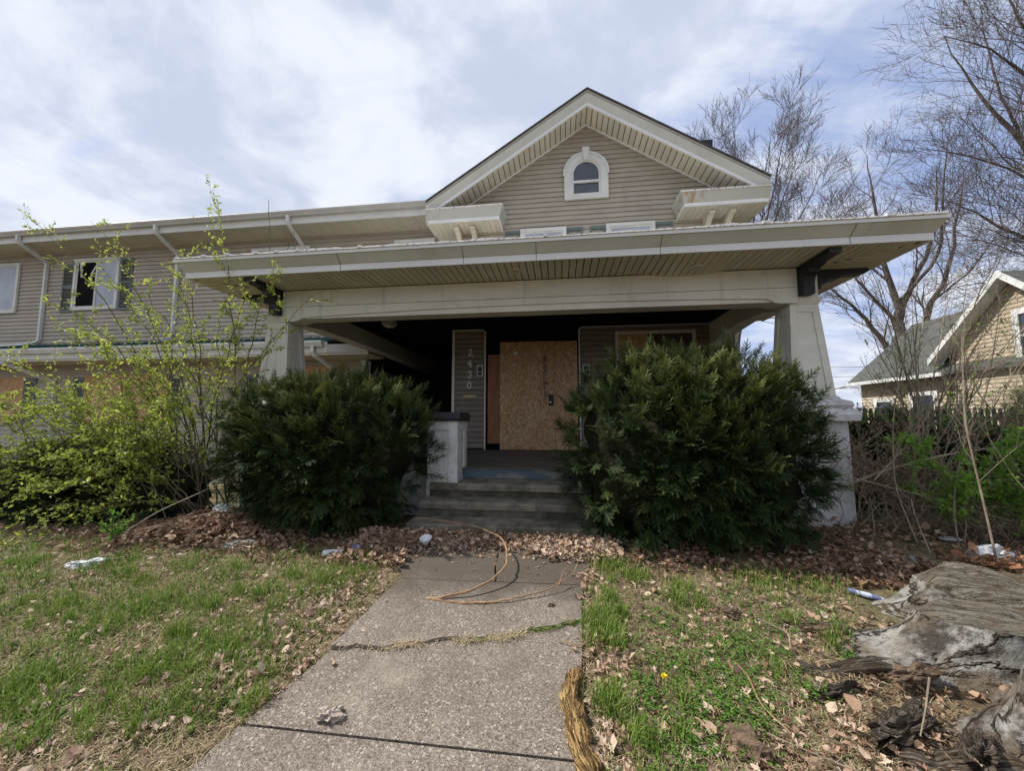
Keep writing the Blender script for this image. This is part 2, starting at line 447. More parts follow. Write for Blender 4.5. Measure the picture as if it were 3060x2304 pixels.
# ------------------------------------------------------------------ geometry helpers
class Geo:
    def __init__(s):
        s.v, s.f, s.a, s.g, s.n = [], [], [], [], 0

    def add(s, V, F, a=0.5, mi=0, grain=None):
        V = np.asarray(V, dtype=np.float64).reshape(-1, 3)
        F = np.asarray(F, dtype=np.int64)
        if F.ndim == 1:
            F = F.reshape(1, -1)
        s.v.append(V)
        s.f.append((F + s.n, mi))
        s.a.append(np.broadcast_to(np.asarray(a, dtype=np.float64), (len(V),)).copy())
        s.g.append(np.zeros((len(V), 3)) if grain is None else np.asarray(grain))
        s.n += len(V)
        return s

    def box(s, x0, y0, z0, x1, y1, z1, mi=0):
        V = [(x, y, z) for x in (x0, x1) for y in (y0, y1) for z in (z0, z1)]
        F = [(0, 1, 3, 2), (4, 6, 7, 5), (0, 4, 5, 1), (2, 3, 7, 6), (0, 2, 6, 4), (1, 5, 7, 3)]
        return s.add(V, F, mi=mi)

    def loft(s, rings, caps=True, closed=True, a=0.5, mi=0):
        """rings: list of equal-length point lists"""
        Rr = np.asarray(rings, dtype=np.float64)
        m, n = Rr.shape[:2]
        idx = np.arange(m * n).reshape(m, n)
        F = []
        for i in range(m - 1):
            for j in range(n if closed else n - 1):
                k = (j + 1) % n
                F.append((idx[i, j], idx[i, k], idx[i + 1, k], idx[i + 1, j]))
        base = s.n
        s.add(Rr.reshape(-1, 3), F, a, mi)
        if caps and closed:
            s.f.append((np.array([idx[0][::-1]]) + base, mi))
            s.f.append((np.array([idx[-1]]) + base, mi))
        return s

    def prism(s, pts, axis, a0, a1, mi=0):
        """2-D outline pts extruded along axis: x -> (y,z), y -> (x,z), z -> (x,y)"""
        def P(p, t):
            return (t, p[0], p[1]) if axis == 'x' else ((p[0], t, p[1]) if axis == 'y' else (p[0], p[1], t))
        return s.loft([[P(p, a0) for p in pts], [P(p, a1) for p in pts]], mi=mi)

    def shear(s, prof, x0, z0, x1, z1, mi=0):
        """profile in (y,z) carried along x while its base height goes from z0 to z1"""
        return s.loft([[(x0, y, z + z0) for y, z in prof], [(x1, y, z + z1) for y, z in prof]], mi=mi)

    def tri_caps(s):
        return s

    def build(s, name, mats, parent=None, label=None, kind=None):
        if not isinstance(mats, (list, tuple)):
            mats = [mats]
        V = np.concatenate(s.v)
        o0 = org(parent)
        V = V - np.array(o0)
        me = bpy.data.meshes.new(name)
        me.vertices.add(len(V))
        me.vertices.foreach_set('co', V.ravel().astype(np.float32))
        loops, starts, mis, c = [], [], [], 0
        for F, mi in s.f:
            m, k = F.shape
            loops.append(F.ravel())
            starts.append(c + np.arange(m) * k)
            mis.append(np.full(m, mi))
            c += m * k
        L = np.concatenate(loops)
        S = np.concatenate(starts)
        me.loops.add(len(L))
        me.loops.foreach_set('vertex_index', L.astype(np.int32))
        me.polygons.add(len(S))
        me.polygons.foreach_set('loop_start', S.astype(np.int32))
        me.polygons.foreach_set('material_index', np.concatenate(mis).astype(np.int32))
        me.polygons.foreach_set('use_smooth', np.zeros(len(S), dtype=bool))
        for m in mats:
            me.materials.append(m)
        A = me.attributes.new('rnd', 'FLOAT', 'POINT')
        A.data.foreach_set('value', np.concatenate(s.a).astype(np.float32))
        G = np.concatenate(s.g)
        if np.any(G):
            A = me.attributes.new('grain', 'FLOAT_VECTOR', 'POINT')
            A.data.foreach_set('vector', G.ravel().astype(np.float32))
        me.update(calc_edges=True)
        o = bpy.data.objects.new(name, me)
        COL.objects.link(o)
        if parent is not None:
            o.parent = parent
        if label:
            o['label'] = label
        if kind:
            o['kind'] = kind
        return o


def org(o):
    if o is None:
        return (0, 0, 0)
    while o.parent is not None:
        o = o.parent
    return tuple(o.location)


def smooth_shade(o):
    o.data.polygons.foreach_set('use_smooth', [True] * len(o.data.polygons))
    return o


def thing(name, label, cat, loc=(0, 0, 0), group=None):
    o = bpy.data.objects.new(name, None)
    o.empty_display_size = .2
    o.location = loc
    COL.objects.link(o)
    o['label'] = label
    o['category'] = cat
    if group:
        o['group'] = group
    return o


def single(geo, name, mats, label, cat, loc, group=None):
    """a thing that is one mesh with its origin at loc"""
    o = geo.build(name, mats)
    off = np.array(loc)
    me = o.data
    co = np.empty(len(me.vertices) * 3, dtype=np.float32)
    me.vertices.foreach_get('co', co)
    co = co.reshape(-1, 3) - off.astype(np.float32)
    me.vertices.foreach_set('co', co.ravel())
    me.update()
    o.location = loc
    o['label'] = label
    o['category'] = cat
    if group:
        o['group'] = group
    return o


def dup_part(o, parent, loc):
    c = o.copy()
    COL.objects.link(c)
    c.parent = parent
    c.location = loc
    return c


def unit(v):
    return v / np.maximum(np.linalg.norm(v, axis=-1, keepdims=True), 1e-9)


def sweep(geo, P, Rd, sides=5, a=.5, mi=0, flat=1.0):
    """P (N,n,3) centre lines, Rd (N,n) radii -> tubes"""
    P = np.asarray(P, float)
    Rd = np.asarray(Rd, float)
    if P.ndim == 2:
        P = P[None]
        Rd = Rd[None]
    N, n = P.shape[:2]
    T = np.empty_like(P)
    T[:, 1:-1] = P[:, 2:] - P[:, :-2]
    T[:, 0] = P[:, 1] - P[:, 0]
    T[:, -1] = P[:, -1] - P[:, -2]
    T = unit(T)
    mean = unit(P[:, -1] - P[:, 0])
    ref = np.zeros((N, 3))
    ref[np.arange(N), np.argmin(np.abs(mean), axis=1)] = 1
    ref = np.repeat(ref[:, None], n, 1)
    A = unit(np.cross(T, ref))
    B = np.cross(T, A)
    ang = np.arange(sides) * 2 * np.pi / sides + (np.pi / 4 if sides == 4 else 0)
    ring = (A[:, :, None] * np.cos(ang)[:, None] + B[:, :, None] * np.sin(ang)[:, None] * flat) * Rd[:, :, None, None] + P[:, :, None]
    idx = np.arange(N * n * sides).reshape(N, n, sides)
    a0 = idx[:, :-1]
    a1 = idx[:, 1:]
    F = np.stack([a0, np.roll(a0, -1, 2), np.roll(a1, -1, 2), a1], -1).reshape(-1, 4)
    av = np.broadcast_to(np.asarray(a, float).reshape(-1, 1, 1) if np.ndim(a) else a, (N, n, sides)).reshape(-1)
    geo.add(ring.reshape(-1, 3), F, av, mi)
    if sides >= 4:
        b = geo.n - N * n * sides
        geo.f.append((idx[:, 0] + b, mi))
        geo.f.append((idx[:, -1] + b, mi))
    return geo


def bez(p0, p1, p2, n):
    t = np.linspace(0, 1, n)[:, None]
    return (1 - t) ** 2 * np.array(p0) + 2 * t * (1 - t) * np.array(p1) + t * t * np.array(p2)


def resample(pts, n):
    p = np.asarray(pts, float)
    d = np.concatenate([[0], np.cumsum(np.linalg.norm(np.diff(p, axis=0), axis=1))])
    t = np.linspace(0, d[-1], n)
    q = np.stack([np.interp(t, d, p[:, i]) for i in range(3)], 1)
    for _ in range(2):
        q[1:-1] = .25 * q[:-2] + .5 * q[1:-1] + .25 * q[2:]
    return q


def grow(rng, P, Rd, k, m, ln, ang, t0=.25, t1=1.0, wob=.12, up=.05, rr=.6, taper=.25, minr=.002):
    """k side branches on every centre line of P"""
    N, n = P.shape[:2]
    idx = np.repeat(np.arange(N), k)
    t = (np.tile(np.arange(k), N) + rng.random(N * k)) / k * (t1 - t0) + t0
    f = t * (n - 1)
    i0 = np.minimum(f.astype(int), n - 2)
    w = (f - i0)[:, None]
    A = P[idx, i0]
    B = P[idx, i0 + 1]
    pos = A * (1 - w) + B * w
    r0 = (Rd[idx, i0] * (1 - w[:, 0]) + Rd[idx, i0 + 1] * w[:, 0])
    T = unit(B - A)
    rnd = rng.normal(size=(len(idx), 3))
    perp = unit(np.cross(T, rnd))
    an = ang * (0.7 + .6 * rng.random(len(idx)))[:, None]
    d = unit(T * np.cos(an) + perp * np.sin(an))
    L = ln * (1.15 - .55 * t) * (.6 + .8 * rng.random(len(idx)))
    Q = np.empty((len(idx), m, 3))
    Q[:, 0] = pos
    st = (L / (m - 1))[:, None]
    for j in range(1, m):
        d = unit(d + rng.normal(size=d.shape) * wob + np.array([0, 0, up]))
        Q[:, j] = Q[:, j - 1] + d * st
    rs = np.maximum(r0 * rr, minr)
    rad = rs[:, None] * np.linspace(1, taper, m)[None]
    rad = np.maximum(rad, minr * .6)
    return Q, rad


# leaf templates: length 1 along +x, normal +z
LENS = (np.array([(0, 0, 0), (.35, .24, .05), (.78, .16, .03), (1, 0, -.06), (.78, -.16, .03), (.35, -.24, .05)]),
        [(0, 1, 2, 3), (0, 3, 4, 5)])


def maple_template(rng, curl):
    ang = np.linspace(-2.6, 2.6, 13)
    rad = np.array([.28, .5, .36, .72, .44, .62, 1.0, .62, .44, .72, .36, .5, .28])
    x = .2 + rad * np.cos(ang) * .55
    y = rad * np.sin(ang) * .55
    z = curl * (np.abs(y) * rng.uniform(.6, 1.4) + x * x * .7) + rng.normal(size=13) * .07 * (1 + curl)
    V = np.concatenate([[[.15, 0, .0]], np.stack([x, y, z], 1), [[-.45, 0, .06]]])
    F = [(0, i, i + 1) for i in range(1, 13)] + [(0, 13, 14), (0, 14, 1)]
    return V, F


def scatter(geo, tmpl, pos, xdir, nrm, size, a, mi=0):
    """put the template at pos with its x axis along xdir and its z axis near nrm"""
    V, F = tmpl
    V = np.asarray(V, float)
    F = np.asarray(F)
    N = len(pos)
    X = unit(xdir)
    Y = unit(np.cross(nrm, X))
    Z = np.cross(X, Y)
    W = pos[:, None] + (V[None, :, 0:1] * X[:, None] + V[None, :, 1:2] * Y[:, None] + V[None, :, 2:3] * Z[:, None]) * np.asarray(size).reshape(-1, 1, 1)
    FF = (F[None] + (np.arange(N) * len(V))[:, None, None]).reshape(-1, F.shape[1])
    aa = np.asarray(a)
    if aa.ndim == 1:
        aa = np.repeat(aa, len(V))
    else:
        aa = aa.reshape(-1)
    geo.add(W.reshape(-1, 3), FF, np.clip(aa, 0, 1), mi)
    return geo


def rnd_dirs(rng, n, upbias=0.0):
    d = rng.normal(size=(n, 3))
    d[:, 2] += upbias
    return unit(d)


def leaves_along(rng, geo, P, k, size, a_mean=.5, t0=.3, spread=.9, mi=0, upn=.8, jit=.01):
    N, n = P.shape[:2]
    idx = np.repeat(np.arange(N), k)
    t = (rng.random(N * k) * (1 - t0) + t0) * (n - 1)
    i0 = np.minimum(t.astype(int), n - 2)
    w = (t - i0)[:, None]
    pos = P[idx, i0] * (1 - w) + P[idx, i0 + 1] * w
    T = unit(P[idx, i0 + 1] - P[idx, i0])
    d = unit(T + rng.normal(size=pos.shape) * spread)
    nr = unit(rng.normal(size=pos.shape) * .6 + np.array([0, 0, upn]))
    s = size * (.55 + .8 * rng.random(len(pos)))
    scatter(geo, LENS, pos + rng.normal(size=pos.shape) * jit, d, nr, s, np.clip(rng.normal(a_mean, .22, len(pos)), 0, 1), mi)


def value_noise(x, y, seed=0):
    """smooth 2-D value noise, numpy"""
    def h(i, j):
        n = np.sin(i * 127.1 + j * 311.7 + seed * 74.7) * 43758.5453
        return n - np.floor(n)
    xi, yi = np.floor(x), np.floor(y)
    xf, yf = x - xi, y - yi
    u, v = xf * xf * (3 - 2 * xf), yf * yf * (3 - 2 * yf)
    return (h(xi, yi) * (1 - u) + h(xi + 1, yi) * u) * (1 - v) + (h(xi, yi + 1) * (1 - u) + h(xi + 1, yi + 1) * u) * v


def fbm(x, y, seed=0, o=4):
    s, a, t = 0, 1, 0
    for i in range(o):
        s = s + a * value_noise(x * 2 ** i, y * 2 ** i, seed + i * 3)
        t += a
        a *= .5
    return s / t


def gz(x, y):
    x = np.asarray(x, float)
    y = np.asarray(y, float)
    return .18 * np.clip((y - 1.5) / 2.8, 0, 1)


# ------------------------------------------------------------------ the ground and the path
def pathL(y):
    return np.interp(y, [.2, 1.61, 2.4, 3.4, 3.7, 4.3], [-1.66, -1.62, -1.47, -1.42, -1.62, -1.80])


def pathR(y):
    return np.interp(y, [.2, 1.8, 2.85, 3.4, 3.9, 4.3], [.03, .07, .14, .18, .29, .36])


def on_path(x, y, m=0.0):
    return (x > pathL(y) - m) & (x < pathR(y) + m) & (y < 4.35)


def make_ground():
    g = Geo()
    xs = np.concatenate([np.linspace(-400, -16, 14)[:-1], np.linspace(-16, -5, 23)[:-1], np.linspace(-5, 5, 140), np.linspace(5, 20, 24)[1:], np.linspace(20, 400, 12)[1:]])
    ys = np.concatenate([np.linspace(-200, -3, 8)[:-1], np.linspace(-3, .6, 12)[:-1], np.linspace(.6, 5.2, 90), np.linspace(5.2, 20, 24)[1:], np.linspace(20, 900, 14)[1:]])
    X, Y = np.meshgrid(xs, ys, indexing='ij')
    b = (fbm(X * 2.2, Y * 2.2, 1) - .5) * .045 + (fbm(X * 9, Y * 9, 5) - .5) * .022
    near = (np.abs(X) < 6) & (Y < 6)
    b = np.where(near, b, b * .5)
    # pile of leaf mould under the shrubs, hollow earth beside the stump
    b += .07 * np.exp(-((X + 4.3) / 1.0) ** 2 - ((Y - 4.2) / .45) ** 2)
    b += .05 * np.exp(-((X - 3.4) / 1.2) ** 2 - ((Y - 4.6) / .6) ** 2)
    dn = np.minimum(np.minimum(X - pathL(Y), pathR(Y) - X), 4.5 - Y)
    b = np.where(dn > 0, -.03, np.where(dn > -.12, b * .4 + .006, b))
    Z = gz(X, Y) + b
    m, n = X.shape
    idx = np.arange(m * n).reshape(m, n)
    F = np.stack([idx[:-1, :-1], idx[1:, :-1], idx[1:, 1:], idx[:-1, 1:]], -1).reshape(-1, 4)
    g.add(np.stack([X, Y, Z], -1).reshape(-1, 3), F)
    return smooth_shade(g.build('ground', MT['ground'], kind='structure'))


make_ground()


def crack(x):
    return np.interp(x, [-1.7, -1.45, -1.1, -.8, -.45, -.15, .14, .4], [2.36, 2.40, 2.44, 2.55, 2.60, 2.74, 2.86, 2.93]) + .012 * np.sin(x * 23) + .008 * np.sin(x * 51)


path = Geo().add([(-1.7, .2, -.08), (.1, .2, -.08), (.36, 4.3, .1), (-1.8, 4.3, .1)], [(0, 1, 2, 3)]).build('path', MT['ground'], kind='structure')


def slab(y0, y1, lift0, lift1, xa=0.0, xb=1.0, seed=0):
    rng = np.random.default_rng(seed)
    ns, ntt = 34, 20
    S, T = np.meshgrid(np.linspace(xa, xb, ns), np.linspace(0, 1, ntt), indexing='ij')
    Y = np.full_like(S, 3.0)
    for _ in range(6):
        Xc = pathL(Y) * (1 - S) + pathR(Y) * S
        Y = y0(Xc) * (1 - T) + y1(Xc) * T
    X = Xc
    ex = .012 * (fbm(Y * 9, X * 0 + seed, seed) - .5) * 2
    X = X + np.where(S <= xa + 1e-6, ex, 0) + np.where(S >= xb - 1e-6, ex, 0)
    Z = gz(X, Y) + .016 + lift0 * (1 - T) + lift1 * T
    top = np.stack([X, Y, Z], -1)
    idx = np.arange(ns * ntt).reshape(ns, ntt)
    F = np.stack([idx[:-1, :-1], idx[1:, :-1], idx[1:, 1:], idx[:-1, 1:]], -1).reshape(-1, 4)
    g = Geo().add(top.reshape(-1, 3), F)
    rim = np.concatenate([idx[:, 0], idx[-1, 1:], idx[::-1, -1][1:], idx[0, ::-1][1:-1]])
    T3 = top.reshape(-1, 3)[rim]
    B3 = T3 - np.array([0, 0, .09])
    k = len(rim)
    q = np.arange(k)
    g.add(np.concatenate([T3, B3]), np.stack([q, (q + 1) % k, (q + 1) % k + k, q + k], -1))
    return g.build('concrete_slab', MT['pave'], path)


cst = lambda v: (lambda x: x * 0 + v)
slab(cst(.25), lambda x: 1.83 + x * 0 - .007, 0, 0, seed=1)
slab(lambda x: 1.83 + x * 0 + .007, lambda x: crack(x) - .008, 0, .0, seed=2)
slab(lambda x: crack(x) + .012 + .014 * np.clip(fbm(x * 4, x * 0, 31) - .4, 0, 1), lambda x: 3.38 + .03 * x - .006, .016, .003, seed=3)
slab(lambda x: 3.38 + .03 * x + .006, cst(4.28), 0, 0, 0, .528, seed=4)
slab(lambda x: 3.38 + .03 * x + .006, cst(4.28), .002, 0, .533, 1.0, seed=5)

# ------------------------------------------------------------------ concrete steps
steps = thing('entrance_steps', 'three worn mossy concrete steps rising to the porch between the two big yews', 'steps', (-.7, 4.6, .15))


def step(x0, x1, y0, y1, z0, z1, seed):
    n = 60
    xs = np.linspace(x0, x1, n)
    tr, rs = [], []
    for i, x in enumerate(xs):
        w = float(fbm(np.array(x * 7.0), np.array(seed * 3.3), seed) - .5)
        chip = max(0.0, float(fbm(np.array(x * 19.0), np.array(seed * 1.7), seed + 4)) - .66) * .22
        e = .010 * w + chip
        zt = z1 + .006 * w - chip * .35
        tr.append([(x, y0 + e + .004, zt - .085), (x, y0 + e, zt - .02), (x, y0 + e + .007, zt - .006), (x, y0 + e + .022, zt), (x, y1, zt + .004), (x, y1, zt - .085)])
        rs.append([(x, y0 + .030, z0), (x, y0 + .024 + .006 * w, z1 - .087), (x, y1, z1 - .087), (x, y1, z0)])
    o = Geo().loft(rs).build('step', MT['riser'], steps)
    Geo().loft(tr).build('tread', MT['tread'], o)


step(-1.79, .40, 4.34, 4.72, .02, .335, 1)
step(-1.755, .38, 4.66, 5.0, .02, .515, 2)
step(-1.735, .38, 4.96, 5.42, .02, .69, 3)

# ------------------------------------------------------------------ the house
house = thing('boarded_house', 'taupe sided two-storey house with white gabled front, deep porch and boarded windows', 'house', (0, 8.5, .15))


def siding(parent, x0f, x1f, y, z0, z1, mat, exp=.118, lap=.028, rounded=False, seed=0):
    """horizontal lap boards on a wall facing -y; x0f,x1f give the ends at a height"""
    rng = random.Random(seed)
    z = z0
    while z < z1 - .02:
        zt = min(z + exp, z1)
        e = rng.uniform(-.002, .002)
        if rounded:
            prof = [(-.004, 0), (-lap, .012), (-lap - .004, .045), (-lap, .08), (-.004, exp - .004), (0, exp), (.01, exp), (.01, 0)]
        else:
            prof = [(-.001, .016), (-lap + .006, .010), (-lap, 0), (-lap - .001, .014), (-.003, exp + .004), (.01, exp + .004), (.01, 0.010)]
        prof = [(yy + e + y, min(zz_, zt - z + .004)) for yy, zz_ in prof]
        g = Geo()
        xa, xb = x0f(z), x1f(z)
        xa2, xb2 = x0f(zt), x1f(zt)
        H = max(zt - z, 1e-6)
        rA = [(xa + (xa2 - xa) * (p[1] / H), p[0], z + p[1]) for p in prof]
        rB = [(xb + (xb2 - xb) * (p[1] / H), p[0], z + p[1]) for p in prof]
        g.loft([rA, rB])
        g.build('siding_board', mat, parent)
        z += exp


YW = 8.5
PKX, PKZ, SL = .68, 8.46, .645
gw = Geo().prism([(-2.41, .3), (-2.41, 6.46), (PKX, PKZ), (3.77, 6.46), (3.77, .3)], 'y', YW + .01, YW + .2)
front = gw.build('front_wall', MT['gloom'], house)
lx = lambda z: max(-2.40, PKX - (PKZ + .02 - z) / SL) if z > 6.3 else -2.40
rx = lambda z: min(3.76, PKX + (PKZ + .02 - z) / SL) if z > 6.3 else 3.76
siding(front, lx, rx, YW, 3.90, PKZ - .02, MT['siding'], seed=3)
# ground floor siding panels either side of the doorway
siding(front, cst(-2.40), cst(-1.70), YW - .02, .87, 3.58, MT['siding_low'], .1215, rounded=True, seed=4)
siding(front, cst(.49), cst(3.74), YW - .02, .87, 3.58, MT['siding_low'], .1215, rounded=True, seed=5)
for (a, b, c, d) in [(-2.46, -2.40, .80, 3.62), (-1.70, -1.668, .80, 3.56), (.44, .475, .80, 3.56), (3.72, 3.79, .5, 3.60)]:
    Geo().box(a, YW - .06, c, b, YW + .02, d).build('panel_trim', MT['white'], front)
Geo().box(-2.40, YW - .05, .80, -1.70, YW + .01, .845).build('panel_trim', MT['white'], front)
Geo().box(-2.40, YW - .05, 3.585, -1.75, YW + .01, 3.61).build('panel_trim', MT['white'], front)
Geo().box(.52, YW - .05, 3.585, 3.72, YW + .01, 3.605).build('panel_trim', MT['white'], front)
Geo().prism([(-1.75, 3.585), (-1.75, 3.61), (-1.668, 3.56), (-1.70, 3.55)], 'y', YW - .052, YW + .01).build('panel_trim', MT['white'], front)
Geo().prism([(.52, 3.585), (.52, 3.61), (.44, 3.56), (.475, 3.55)], 'y', YW - .052, YW + .01).build('panel_trim', MT['white'], front)
# side walls and back of the main block
Geo().box(-2.41, YW + .2, .3, -2.25, 17.5, 6.46).build('left_wall', MT['siding'], house)
Geo().box(3.61, YW + .2, .3, 3.77, 17.5, 6.46).build('right_wall', MT['siding'], house)
Geo().prism([(-2.25, .3), (-2.25, 6.40), (PKX, PKZ - .05), (3.61, 6.40), (3.61, .3)], 'y', 17.3, 17.5).build('back_wall', MT['siding'], house)
# doorway
Geo().box(-1.668, YW - .012, .84, .44, YW + .008, 3.62).build('doorway', MT['shade_black'], house)  # black sheet: deep shade of the door recess put into colour
bd = Geo().box(-1.33, YW - .10, .86, -.098, YW - .075, 3.285).build('door_board', MT['osb'], house)
Geo().box(-.092, YW - .103, .86, .405, YW - .078, 3.275).build('door_board', MT['osb'], house)
Geo().box(-1.615, YW - .05, .99, -1.34, YW - .025, 3.01).build('side_board', MT['osbred'], house)
g = Geo()
rr_ = random.Random(8)
ys = YW - .1035
for i in range(44):       # stamped print that runs up the sheet: short strokes between two rules
    z = 1.96 + i * .0235
    w = rr_.choice([.03, .055, .075, .095])
    x0 = -.345 + rr_.uniform(0, .02)
    if 16 < i < 27:
        if i % 4 == 0:
            g.box(x0, ys, z, x0 + .10, ys + .003, z + .008)
        if i % 4 == 1:
            g.box(x0 + .0, ys, z - .016, x0 + .012, ys + .003, z + .04)
            g.box(x0 + .045, ys, z - .016, x0 + .056, ys + .003, z + .04)
    else:
        g.box(x0, ys, z, x0 + w, ys + .003, z + .009 + rr_.random() * .008)
for i in range(9):
    z = 1.93 + i * .12
    g.box(-.352, ys, z, -.345, ys + .003, z + .08)
    if i % 2:
        g.box(-.245, ys, z, -.239, ys + .003, z + .06)
for z in (1.50, 1.515, 1.53, 3.02, 3.06):
    g.box(-.33, ys, z, -.26, ys + .003, z + .007)
g.build('printed_stamp', MT['ink'], bd)
Geo().box(-.235, YW - .108, 1.83, -.125, YW - .10, 2.08).build('lock_plate', MT['black'], bd)
g = Geo()
a = np.linspace(0, 2 * np.pi, 13)[:-1]
g.loft([[(-.195 + .022 * math.cos(t), YW - .109 - k * .03, 1.91 + .022 * math.sin(t)) for t in a] for k in (0, .8, 1)])
g.build('door_knob', MT['number'], bd)
Geo().box(-1.02, YW - .106, 2.99, -.94, YW - .10, 3.05).build('price_tag', MT['number'], bd)

# ground floor window right of the door, boarded
wn = Geo()
for (a, b, c, d) in [(1.24, 1.31, 2.1, 3.47), (2.86, 2.93, 2.1, 3.47), (1.31, 2.86, 3.40, 3.47), (1.31, 2.86, 2.03, 2.1)]:
    wn.box(a, YW - .07, c, b, YW - .01, d)
wn = wn.build('boarded_window', MT['white'], house)
Geo().box(1.31, YW - .055, 2.1, 1.93, YW - .03, 3.40).build('window_board', MT['osb'], wn)
Geo().box(1.94, YW - .060, 2.1, 2.86, YW - .035, 3.39).build('window_board', MT['darkboard'], wn)

# house number 2 4 3 0, one digit below the other
DIG = {'2': [[(-.045, .035), (-.03, .062), (0, .07), (.03, .06), (.04, .035), (.02, 0), (-.05, -.07), (.0, -.062), (.05, -.07), (.055, -.045)]],
       '4': [[(.02, -.07), (.02, .07)], [(.02, .07), (-.055, -.025)], [(-.055, -.025), (.055, -.025)], [(-.005, -.07), (.045, -.07)]],
       '3': [[(-.04, .045), (-.02, .068), (.015, .068), (.035, .04), (.01, .01), (-.01, .008)], [(.0, .01), (.035, -.005), (.045, -.035), (.02, -.068), (-.02, -.07), (-.045, -.045)]],
       '0': [[(0, .07), (-.035, .045), (-.045, 0), (-.035, -.045), (0, -.07), (.035, -.045), (.045, 0), (.035, .045), (0, .07)]]}
for ch, (x, z) in zip('2430', [(-2.03, 3.07), (-2.04, 2.82), (-2.045, 2.565), (-2.05, 2.31)]):
    g = Geo()
    for st in DIG[ch]:
        p = resample([(x + u * .95, YW - .052, z + v * 1.05) for u, v in st], 26 if len(st) > 4 else 9)
        w = .010 + .007 * np.abs(np.sin(np.linspace(0, 2.6 * np.pi, len(p))))
        sweep(g, p, w, 6)
    g.build('house_number', MT['number'], front, label='number %s beside the doorway' % ch)
Geo().box(-2.19, YW - .05, 2.035, -1.88, YW - .03, 2.085).build('mail_slot', MT['brass'], front)


def wall_light(x, z, w, h):
    g = Geo()
    for (a, b, c, d) in [(x - w, x - w + .02, z - h, z + h), (x + w - .02, x + w, z - h, z + h), (x - w + .02, x + w - .02, z + h - .02, z + h), (x - w + .02, x + w - .02, z - h, z - h + .02)]:
        g.box(a, YW - .065, c, b, YW - .03, d)
    o = g.build('doorbell_block', MT['white'], front)
    Geo().box(x - w + .02, YW - .045, z - h + .02, x + w - .02, YW - .03, z + h - .02).build('block_centre', MT['black'], o)


wall_light(-1.80, 2.65, .07, .13)
wall_light(.60, 2.62, .075, .13)

# ---- gable window with arch and keystone
AX, AZ = .67, 7.22
YA = YW - .03


def arch_ring(ro, ri, y0, y1, zb, zbi=None, n=24):
    """arched frame: half ring above, legs below"""
    t = np.linspace(0, np.pi, n)
    zbi = zb if zbi is None else zbi
    o = [(AX + ro, zb)] + [(AX + ro * math.cos(k), AZ + ro * math.sin(k)) for k in t] + [(AX - ro, zb)]
    i = [(AX + ri, zbi)] + [(AX + ri * math.cos(k), AZ + ri * math.sin(k)) for k in t] + [(AX - ri, zbi)]
    rings = [[(o[k][0], y0, o[k][1]), (o[k][0], y1, o[k][1]), (i[k][0], y1, i[k][1]), (i[k][0], y0, i[k][1])] for k in range(len(o))]
    return rings


aw = Geo().loft(arch_ring(.50, .33, YA - .055, YA + .028, 6.66)).loft(arch_ring(.525, .475, YA - .072, YA - .056, 7.18)).box(AX - .5, YA - .055, 6.60, AX + .5, YA, 6.658)
aw = aw.build('arched_window', MT['white'], house)
Geo().loft(arch_ring(.33, .285, YA - .035, YA + .005, 6.74)).box(AX - .33, YA - .036, 6.66, AX + .33, YA + .004, 6.739).build('sash', MT['nwhite'], aw)
Geo().prism([(-.05 + AX, 7.52), (.05 + AX, 7.52), (.085 + AX, 7.83), (-.085 + AX, 7.83)], 'y', YA - .10, YA - .02).build('keystone', MT['white'], aw)
t = np.linspace(0, np.pi, 20)
Geo().prism([(AX + .29, 6.73)] + [(AX + .29 * math.cos(k), AZ + .29 * math.sin(k)) for k in t] + [(AX - .29, 6.73)], 'y', YA - .018, YA - .01).build('glass', MT['glass'], aw)
Geo().box(AX - .31, YA - .06, 6.99, AX + .30, YA - .02, 7.04).build('meeting_rail', MT['nwhite'], aw)


